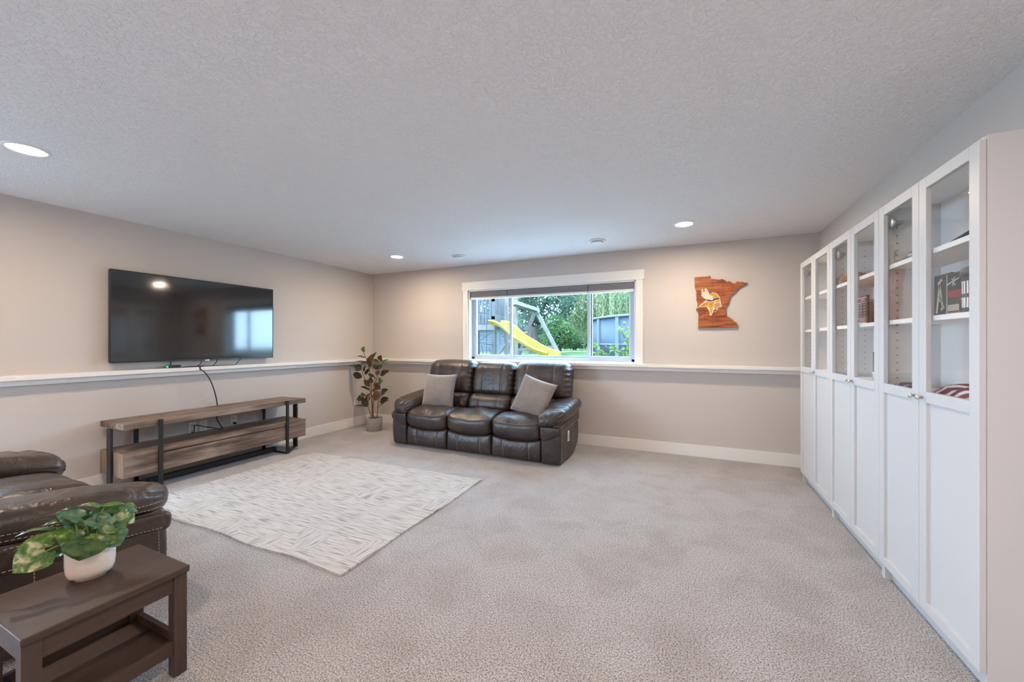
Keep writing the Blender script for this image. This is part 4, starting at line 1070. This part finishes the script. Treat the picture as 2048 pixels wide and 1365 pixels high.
# ------------------------------------------------------------------ the yard outside the window
GZ = 0.76
lawn = mat('lawn', (0.105, 0.150, 0.070), 0.95, spec=0.0, var=0.35, vscale=1.2, bump=0.6, bscale=30, bdist=0.03)
o = structure('ground', bx(-45, 30, YB + 0.21, 75, GZ - 0.3, GZ), lawn)
structure('bounce_gravel_bed', bx(-7, 5, YB + 0.215, 9.6, GZ - 0.02, GZ + 0.02), mat('bounce_gravel', (0.60, 0.60, 0.58), 0.95, var=0.25, vscale=40, bump=0.8, bscale=60, bdist=0.02))  # unseen pale strip added to bounce daylight up to the ceiling
structure('foundation', boxes([(XL - 6, XR + 8, YB + 0.201, YB + 0.21, GZ - 1.0, WZ0 - 0.02)]), mat('foundation_concrete', (0.16, 0.16, 0.16), 0.9))
structure('added_patio_slab', bx(XL - 14, XL - 0.12, -16, YB + 0.2, -0.25, -0.05), mat('added_slab_concrete', (0.10, 0.10, 0.095), 0.9))  # unseen slab added outside the patio door to cut sky light from below

wood_out = mat_wood('weathered_timber', [(0.050, 0.051, 0.054), (0.072, 0.073, 0.076), (0.10, 0.099, 0.098)], 2, 1.0, 0.85, 26.0, 0.0)
wood_pale = mat_wood('pale_timber', [(0.090, 0.081, 0.071), (0.118, 0.107, 0.095), (0.145, 0.133, 0.12)], 2, 1.0, 0.85, 26.0, 0.0)  # paler, warmer timber tone for some posts and bars
yel = mat('slide_yellow', (0.285, 0.215, 0.040), 0.5, spec=0.06)
rope = mat('rope_dark', (0.02, 0.02, 0.022), 0.8)
PYD = 11.5
def op(px, py, Y=PYD): return at(px, py, Y=Y)

def bar(name, a, b, w_, m, parent, d_=None):
    a, b = Vector(a), Vector(b); ax_ = (b - a); L = ax_.length; ax_.normalize()
    d_ = d_ or w_
    u = Vector((0, 1, 0)); s = ax_.cross(u).normalized(); u = s.cross(ax_).normalized()
    bm = bmesh.new()
    vs = [bm.verts.new(p + s * (i * w_ / 2) + u * (j * d_ / 2)) for p in (a, b) for i, j in ((-1, -1), (1, -1), (1, 1), (-1, 1))]
    for q in ((0, 1, 2, 3), (7, 6, 5, 4), (0, 4, 5, 1), (1, 5, 6, 2), (2, 6, 7, 3), (3, 7, 4, 0)): bm.faces.new([vs[i] for i in q])
    bmesh.ops.recalc_face_normals(bm, faces=bm.faces)
    return obj(name, bm, m, parent)

pt = thing('play_tower', 'weathered wooden play tower with picket rail out in the yard', 'playset', (0, 0, 0))
for (px, dy, top) in ((988, 0, 575), (936, 0, 575), (1013, 1.1, 560), (955, 1.3, 575), (1030, 0.3, 570)):
    a = op(px, 720, PYD + dy); a.z = GZ; b = op(px, top, PYD + dy)
    bar('post', a, b, 0.13 if px != 1030 else 0.15, wood_pale if px in (1013, 1030) else wood_out, pt)
dz = op(965, 652).z
da, db = op(930, 652), op(992, 652)
obj('deck', bx(da.x, db.x, PYD - 0.05, PYD + 1.4, dz - 0.05, dz), wood_out, pt)
obj('deck_beam', bx(da.x, db.x, PYD - 0.10, PYD - 0.05, op(960, 661).z, op(960, 650).z), wood_pale, pt)
for k in range(7):
    xa = op(939 + 7.2 * k, 640).x
    obj('picket', bx(xa - 0.048, xa + 0.048, PYD - 0.09, PYD - 0.065, op(960, 651).z, op(960, 597).z + 0.03 * (k % 2)), wood_out, pt)
obj('rail', bx(da.x, db.x, PYD - 0.065, PYD - 0.03, op(960, 605).z, op(960, 599).z), wood_out, pt)
obj('rail', bx(da.x, db.x, PYD - 0.065, PYD - 0.03, op(960, 640).z, op(960, 634).z), wood_out, pt)
obj('rear_wall', bx(op(985, 640, PYD + 1.35).x, op(1012, 640, PYD + 1.35).x, PYD + 1.32, PYD + 1.36, dz, op(1000, 596, PYD + 1.35).z), wood_out, pt)
bar('brace', op(990, 718, PYD + 0.02), op(1010, 690, PYD + 0.6), 0.09, wood_pale, pt)
bm = bmesh.new()
for (a, b) in (((955, 600), (955, 718)), ((973, 600), (973, 718)), ((946, 622), (974, 628)), ((946, 646), (974, 650)), ((946, 670), (974, 673)), ((946, 684), (995, 692)), ((958, 683), (990, 661)), ((963, 690), (968, 720)), ((978, 696), (985, 720)), ((1000, 665), (1000, 690))):
    tube(bm, [op(*a, Y=PYD - 0.5), op(*b, Y=PYD - 0.5)], 0.012, 5)
obj('climbing_net', bm, rope, pt)

# wavy slide
sl = thing('yellow_slide', 'bright yellow wavy slide running down from the play tower', 'slide', (0, 0, 0))
path = spline([op(990, 651, PYD - 0.05), op(1005, 654, PYD - 0.3), op(1022, 666, PYD - 0.55), op(1038, 681, PYD - 0.8), op(1056, 692, PYD - 1.0), op(1073, 703, PYD - 1.2), op(1090, 711, PYD - 1.4), op(1108, 717, PYD - 1.6)], 8)
bm = bmesh.new(); rows = []
prof = [(-0.27, 0.13), (-0.25, 0.15), (-0.21, 0.14), (-0.19, 0.02), (-0.10, 0.0), (-0.085, 0.014), (-0.07, 0.0), (0.07, 0.0), (0.085, 0.014), (0.10, 0.0), (0.19, 0.02), (0.21, 0.14), (0.25, 0.15), (0.27, 0.13)]
sd = (path[-1] - path[0]); sd.z = 0; sd.normalize(); sv = Vector((0, 0, 1)).cross(sd)
for p in path: rows.append([bm.verts.new(p + sv * a + Vector((0, 0, b))) for a, b in prof])
for A, B in zip(rows, rows[1:]):
    for k in range(len(prof) - 1): bm.faces.new((A[k], A[k + 1], B[k + 1], B[k]))
bmesh.ops.solidify(bm, geom=list(bm.faces), thickness=0.02)
bmesh.ops.recalc_face_normals(bm, faces=bm.faces)
obj('chute', bm, yel, sl, True)
for s in (-1, 1):
    obj('side_rim', tube(bmesh.new(), [p + sv * (0.245 * s) + Vector((0, 0, 0.15)) for p in path], 0.025, 8), yel, sl, True)

# swing frame
sw = thing('swing_frame', 'wooden A-frame swing set standing before the trees', 'swing set', (0, 0, 0))
SY = PYD + 1.5
apx = op(1070, 622, SY)
def leg_to(px, py, Yd): 
    p = op(px, py, Yd); return p
bar('leg', apx + Vector((0.02, 0, 0.05)), leg_to(1124, 720, SY - 0.6), 0.11, wood_pale, sw)
bar('leg', apx + Vector((-0.02, 0.1, 0.05)), leg_to(1036, 716, SY + 0.8), 0.11, wood_pale, sw)
bar('beam', op(1026, 606, SY - 2.0), op(1076, 622, SY + 0.15), 0.14, wood_pale, sw)
bar('cross_bar', op(1036, 700, SY + 0.75), op(1110, 694, SY - 0.45), 0.10, wood_pale, sw)
bar('gusset', op(1066, 616, SY - 0.1), op(1077, 630, SY - 0.1), 0.10, wood_out, sw)
bm = bmesh.new()
for px in (1046, 1051): tube(bm, [op(px, 612, SY - 0.8), op(px - 1, 665, SY - 0.8)], 0.012, 5)
obj('swing_rope', bm, rope, sw)
obj('swing_seat', bx(op(1044, 665, SY - 0.8).x, op(1053, 665, SY - 0.8).x, SY - 0.9, SY - 0.7, op(1050, 666, SY - .8).z, op(1050, 664, SY - .8).z), yel, sw)

# pool
pl = thing('round_pool', 'tall round grey blue swimming pool behind the flowering shrub', 'pool', (0.2, 15.0, GZ))
poolm = mat('pool_wall', (0.060, 0.075, 0.098), 0.55, spec=0.05, var=0.12, vscale=1.5); poolr = mat('pool_rail', (0.085, 0.098, 0.112), 0.5, spec=0.1)
ph_ = 1.32; PR = 3.45
obj('wall', lathe([(PR - 0.04, 0.0), (PR, 0.0), (PR, ph_), (PR - 0.04, ph_)], 96), poolm, pl, True)
obj('top_rail', lathe([(PR - 0.10, ph_), (PR + 0.08, ph_), (PR + 0.09, ph_ + 0.04), (PR + 0.05, ph_ + 0.07), (PR - 0.08, ph_ + 0.06)], 96), poolr, pl, True)
obj('hose_band', lathe([(PR + 0.005, 0.44), (PR + 0.03, 0.44), (PR + 0.03, 0.50), (PR + 0.005, 0.50)], 96), poolr, pl, True)
obj('water', lathe([(0, ph_ - 0.15), (PR - 0.05, ph_ - 0.15)], 48), mat('pool_water', (0.03, 0.10, 0.14), 0.05), pl)
for k in range(20):
    a = -PI / 2 - 0.98 + 2 * PI * k / 20
    pst = obj('upright', bx(PR - 0.01, PR + 0.06, -0.07, 0.07, 0, ph_ + 0.05, 0.01), poolr, pl); pst.rotation_euler = (0, 0, a)

# house siding glimpsed beneath the tower
hs_ = thing('neighbour_shed', 'pale lap sided shed glimpsed behind the play tower', 'building', (0, 0, 0))
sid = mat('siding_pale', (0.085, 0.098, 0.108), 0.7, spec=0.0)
HY = 19.0
ha, hb = at(915, 690, Y=HY), at(1012, 690, Y=HY)
bm = bmesh.new(); z = GZ
while z < at(960, 664, Y=HY).z:
    vs = [bm.verts.new(p) for p in ((ha.x, HY - 0.03, z), (hb.x, HY - 0.03, z), (hb.x, HY, z + 0.15), (ha.x, HY, z + 0.15), (ha.x, HY + 0.05, z), (hb.x, HY + 0.05, z), (hb.x, HY + 0.05, z + 0.15), (ha.x, HY + 0.05, z + 0.15))]
    for q in ((0, 1, 2, 3), (7, 6, 5, 4), (0, 4, 5, 1), (1, 5, 6, 2), (2, 6, 7, 3), (3, 7, 4, 0)): bm.faces.new([vs[i] for i in q])
    z += 0.14
bmesh.ops.recalc_face_normals(bm, faces=bm.faces)
o = obj('lap_siding', bm, sid, hs_); o['kind'] = 'stuff'
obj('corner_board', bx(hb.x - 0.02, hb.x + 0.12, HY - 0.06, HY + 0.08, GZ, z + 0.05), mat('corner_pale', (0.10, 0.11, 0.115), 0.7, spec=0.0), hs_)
rz_ = z
obj('roof', plate([(ha.x - 0.4, rz_), (hb.x + 0.4, rz_), ((ha.x + hb.x) / 2, rz_ + 0.9)], HY - 0.25, HY + 3.2), mat('roof_slate', (0.05, 0.055, 0.06), 0.8, spec=0.0), hs_)

# trees
bark = mat('tree_bark', (0.070, 0.058, 0.052), 0.95, spec=0.0, var=0.35, vscale=6, bump=0.8, bscale=12, bdist=0.05, stretch=(1, 1, 0.2))
def foliage(name, parent, blobs, n, size, m, hang=False, asp=0.55):
    verts, faces = [], []
    tot = sum(b[3] for b in blobs)
    for (c, r, _, wgt) in blobs:
        c = Vector(c); r = Vector(r)
        for _k in range(int(n * wgt / tot)):
            while True:
                p = Vector((random.uniform(-1, 1), random.uniform(-1, 1), random.uniform(-1, 1)))
                if p.length <= 1: break
            if p.length > 1e-3: p = p.normalized() * (p.length ** 0.55)
            q = Vector((c.x + p.x * r.x, c.y + p.y * r.y, c.z + p.z * r.z))
            if q.z < GZ + 0.02: continue
            if hang:
                d = Vector((random.uniform(-0.12, 0.12), random.uniform(-0.12, 0.12), -1)).normalized()
            else:
                d = Vector((random.gauss(0, 1), random.gauss(0, 1), random.gauss(0, 0.7))).normalized()
            s = d.cross(Vector((random.gauss(0, 1), random.gauss(0, 1), random.gauss(0, 1)))).normalized()
            L = size * random.uniform(0.6, 1.3); b = len(verts)
            verts += [q, q + d * L * 0.5 + s * L * asp * 0.5, q + d * L, q + d * L * 0.5 - s * L * asp * 0.5]
            faces.append((b, b + 1, b + 2, b + 3))
    me = bpy.data.meshes.new(name); me.from_pydata(verts, [], faces); me.materials.append(m)
    o = bpy.data.objects.new(name, me); link(o, parent); o['kind'] = 'stuff'; return o
def tree(name, label, base, trunk_r, top, blobs, n, size, m, hang=False, asp=0.55, branches=5, group='trees beyond the yard'):
    base = Vector(base); t = thing(name, label, 'tree', base, 0, group)
    top = Vector(top) - base
    if trunk_r:
        pts = spline([(0, 0, -0.1), top * 0.35 + Vector((random.uniform(-.1, .1), 0, 0)), top * 0.7 + Vector((random.uniform(-.15, .15), 0, 0)), top], 4)
        obj('trunk', tube(bmesh.new(), pts, [trunk_r * (1.15 - 0.75 * i / len(pts)) for i in range(len(pts))], 10), bark, t, True)
        for k in range(branches):
            b = blobs[k % len(blobs)]; e = Vector(b[0]) - base + Vector((random.uniform(-1, 1) * b[1][0] * 0.6, random.uniform(-1, 1) * b[1][1] * .5, random.uniform(0, 1) * b[1][2] * 0.6))
            s_ = top * random.uniform(0.45, 0.95)
            obj('branch', tube(bmesh.new(), spline([s_, s_ * 0.4 + e * 0.6 + Vector((0, 0, -0.2)), e], 4), [trunk_r * 0.4 * (1 - 0.08 * i) for i in range(9)], 7), bark, t, True)
    foliage('foliage', t, [(Vector(b[0]) - base + Vector((0, 0, 0)), b[1], 0, b[2]) for b in blobs], n, size, m, hang, asp) if not hang else None
    return t
# blob positions are absolute; the ground test in foliage works on local z, so bases sit at the lawn
def foliage_abs(t, blobs, n, size, m, hang=False, asp=0.55):
    b0 = t.location
    return foliage('foliage', t, [(Vector(b[0]) - b0, b[1], 0, b[2]) for b in blobs], n, size, m, hang, asp)

fol_dark = mat_leaf('foliage_dark', [(0.036, 0.064, 0.046), (0.066, 0.105, 0.072), (0.105, 0.150, 0.105)], 0.35, 0.6, 0.9, 0.0)  # haze put into the foliage colours: paler, less saturated, bluer
fol_mid = mat_leaf('foliage_mid', [(0.055, 0.100, 0.042), (0.095, 0.155, 0.062), (0.14, 0.205, 0.085)], 0.4, 0.6, 0.9, 0.0)
fol_wil = mat_leaf('foliage_willow', [(0.13, 0.165, 0.085), (0.20, 0.235, 0.12), (0.27, 0.29, 0.16)], 0.4, 0.6, 0.8, 0.0)
fol_far = mat_leaf('foliage_far_hazed', [(0.075, 0.11, 0.095), (0.105, 0.145, 0.125), (0.14, 0.175, 0.155)], 0.4, 0.6, 0.7, 0.0)
_GZ = GZ; GZ = -50      # local coordinates inside the crowns: no ground clipping
def B(px, py, Y, rx, rz_, wgt, ry=None): return (at(px, py, Y=Y), (rx, ry or rx, rz_), wgt)
def crown(name, label, px, Y, tr, toppx, blobs, n, size, m, hang=False, asp=0.55):
    b = at(px, 700, Y=Y); b.z = _GZ
    return tree(name, label, b, tr, at(*toppx, Y=Y), blobs, n, size, m, hang, asp) , b
t, _ = crown('broad_tree', 'big dark leaved tree with a thick trunk behind the swing set', 1070, 17.5, 0.27, (1064, 560),
             [B(1062, 590, 17.5, 1.6, 0.9, 3), B(1095, 605, 17.2, 1.3, 0.9, 2.2), B(1040, 640, 18.5, 1.2, 1.2, 1.6), B(1090, 570, 17.5, 2.0, 1.0, 2.2), B(1105, 650, 18.5, 0.9, 0.7, 0.9), B(1030, 575, 18.0, 1.3, 1.0, 1.3)], 9000, 0.15, fol_dark)
t, _ = crown('young_tree', 'small bright green bushy tree next to the swing set leg', 1119, 16.0, 0.06, (1122, 660),
             [B(1120, 668, 16.0, 0.62, 0.55, 3), B(1108, 680, 15.8, 0.45, 0.4, 1.5), B(1138, 676, 16.2, 0.5, 0.45, 1.8), B(1112, 650, 16.0, 0.45, 0.4, 1.2)], 5200, 0.10, fol_mid)
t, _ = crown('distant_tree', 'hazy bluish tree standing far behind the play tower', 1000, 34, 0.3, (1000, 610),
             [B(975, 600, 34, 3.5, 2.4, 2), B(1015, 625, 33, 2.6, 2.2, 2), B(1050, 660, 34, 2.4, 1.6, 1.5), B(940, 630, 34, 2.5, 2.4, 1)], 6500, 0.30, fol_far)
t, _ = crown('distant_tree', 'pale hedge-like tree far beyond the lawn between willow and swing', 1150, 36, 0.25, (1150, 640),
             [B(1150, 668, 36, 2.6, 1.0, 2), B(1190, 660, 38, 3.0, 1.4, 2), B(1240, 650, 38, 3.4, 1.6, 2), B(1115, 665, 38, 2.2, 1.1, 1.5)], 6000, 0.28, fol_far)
t, _ = crown('hedge_tree', 'dense green hedge tree behind the yellow slide', 1030, 24, 0.12, (1030, 660),
             [B(990, 674, 24, 1.3, 1.0, 2), B(1025, 676, 24, 1.3, 1.0, 2), B(1060, 676, 24.5, 1.4, 1.0, 2), B(960, 668, 25, 1.3, 1.2, 2), B(1010, 655, 25, 1.5, 1.0, 1.6)], 6000, 0.22, fol_mid)
t, _ = crown('hedge_tree', 'dense green hedge tree between the lawn and the willow', 1150, 27, 0.12, (1150, 665),
             [B(1100, 678, 27, 1.4, 0.75, 2), B(1140, 679, 27, 1.5, 0.7, 2), B(1180, 676, 27.5, 1.6, 0.9, 2), B(1225, 674, 27.5, 1.6, 1.0, 2)], 6000, 0.20, fol_dark)
# weeping willow: a trunk, boughs and curtains of hanging withes
wb = at(1215, 700, Y=21); wb.z = _GZ
wt = thing('weeping_willow', 'pale green weeping willow with hanging withes behind the pool', 'tree', wb, 0, 'trees beyond the yard')
tp = at(1215, 555, Y=21) - wb
obj('trunk', tube(bmesh.new(), spline([(0, 0, -0.1), tp * 0.5, tp], 6), [0.33 - 0.015 * i for i in range(13)], 10), bark, wt, True)
verts, faces = [], []
for k in range(380):
    a = random.uniform(0, 2 * PI); rr = 0.35 + 0.65 * random.random() ** 0.5
    px = 1205 + 92 * rr * math.cos(a); Yd = 21 + 2.6 * rr * math.sin(a)
    top = at(px, 560 + random.uniform(-18, 14), Y=Yd); ln = random.uniform(1.3, 3.6) * (0.75 + 0.35 * random.random())
    if px < 1165: ln *= 1.12
    swx, swy = random.uniform(-0.25, 0.25), random.uniform(-0.2, 0.2)
    n_ = int(ln / 0.085)
    for i in range(n_):
        f = i / n_; q = top - wb + Vector((swx * f * f, swy * f * f, -ln * f))
        if q.z < 0.15: break
        d = Vector((random.uniform(-0.6, 0.6), random.uniform(-0.6, 0.6), -1)).normalized(); s = d.cross(Vector((random.gauss(0, 1), random.gauss(0, 1), 0.1))).normalized()
        L = random.uniform(0.12, 0.22); b = len(verts)
        verts += [q, q + d * L * 0.5 + s * 0.020, q + d * L, q + d * L * 0.5 - s * 0.020]; faces.append((b, b + 1, b + 2, b + 3))
me = bpy.data.meshes.new('withes'); me.from_pydata(verts, [], faces); me.materials.append(fol_wil)
o = bpy.data.objects.new('withes', me); link(o, wt); o['kind'] = 'stuff'
foliage('foliage', wt, [(at(px, py, Y=Yd) - wb, (rx, 1.2, rz2), 0, wg) for (px, py, Yd, rx, rz2, wg) in ((1150, 610, 20.6, 0.75, 1.5, 2), (1180, 590, 21, 0.9, 1.4, 2.2), (1210, 600, 20.5, 0.9, 1.5, 2.4), (1240, 590, 20.6, 0.9, 1.5, 2.4), (1270, 595, 20.6, 0.9, 1.6, 2.2), (1200, 640, 21.5, 1.2, 0.8, 1.2), (1165, 650, 21, 0.8, 0.9, 1.4), (1135, 645, 21, 0.45, 0.9, 0.8))], 15000, 0.20, fol_wil, True, 0.22)

# flowering shrub just outside, and a low one at the pool foot
def shrub(label, px, Y, stems_, m, flower=None):
    b = at(px, 715, Y=Y); b.z = _GZ
    t = thing('flowering_shrub' if flower else 'low_shrub', label, 'shrub', b, 0, 'shrubs by the pool')
    for (x, y, dy) in stems_:
        e = at(x, y, Y=Y + dy) - b
        pts = spline([(0, 0, 0), e * 0.5 + Vector((0.05, 0, 0.05)), e], 5)
        obj('stem', tube(bmesh.new(), pts, 0.008, 5), bark, t, True)
        for k in range(9):
            p = pts[random.randrange(4, len(pts))]; d = Vector((random.gauss(0, 1), random.gauss(0, 1), random.gauss(0.3, 0.6))).normalized() * random.uniform(0.09, 0.15)
            obj('leaf', leaf_mesh(p, p + d, 0.055, (0.2, -0.5, 1), 0, 0.1, 0.2, 5), m, t, True)
        if flower and random.random() < 0.75:
            fl = obj('flower', lathe([(0.0, 0.0), (0.016, 0.009), (0.026, 0.022), (0.0, 0.013)], 10), flower, t, True); fl.location = e; fl.rotation_euler = (random.uniform(0.3, 1.2), 0, random.uniform(0, 6))
fol_sh = mat_leaf('shrub_leaf', [(0.06, 0.10, 0.025), (0.10, 0.15, 0.035), (0.16, 0.19, 0.06)], 0.4, 0.5, 8, 0.0)
red = mat('petal_red', (0.17, 0.045, 0.06), 0.6, spec=0.0)
shrub('lanky flowering shrub with red blooms against the pool wall', 1266, 8.2, [(1238, 655, 0), (1246, 672, .1), (1255, 676, -.1), (1262, 660, 0), (1250, 650, .2), (1272, 655, 0), (1225, 692, 0), (1212, 694, .1), (1262, 690, -.1), (1240, 688, 0)], fol_sh, red)
shrub('low leafy shrub at the pool foot by the lawn', 1192, 9.0, [(1188, 690, 0), (1196, 700, 0), (1204, 704, 0), (1182, 704, .1), (1212, 708, 0)], fol_sh)
GZ = _GZ
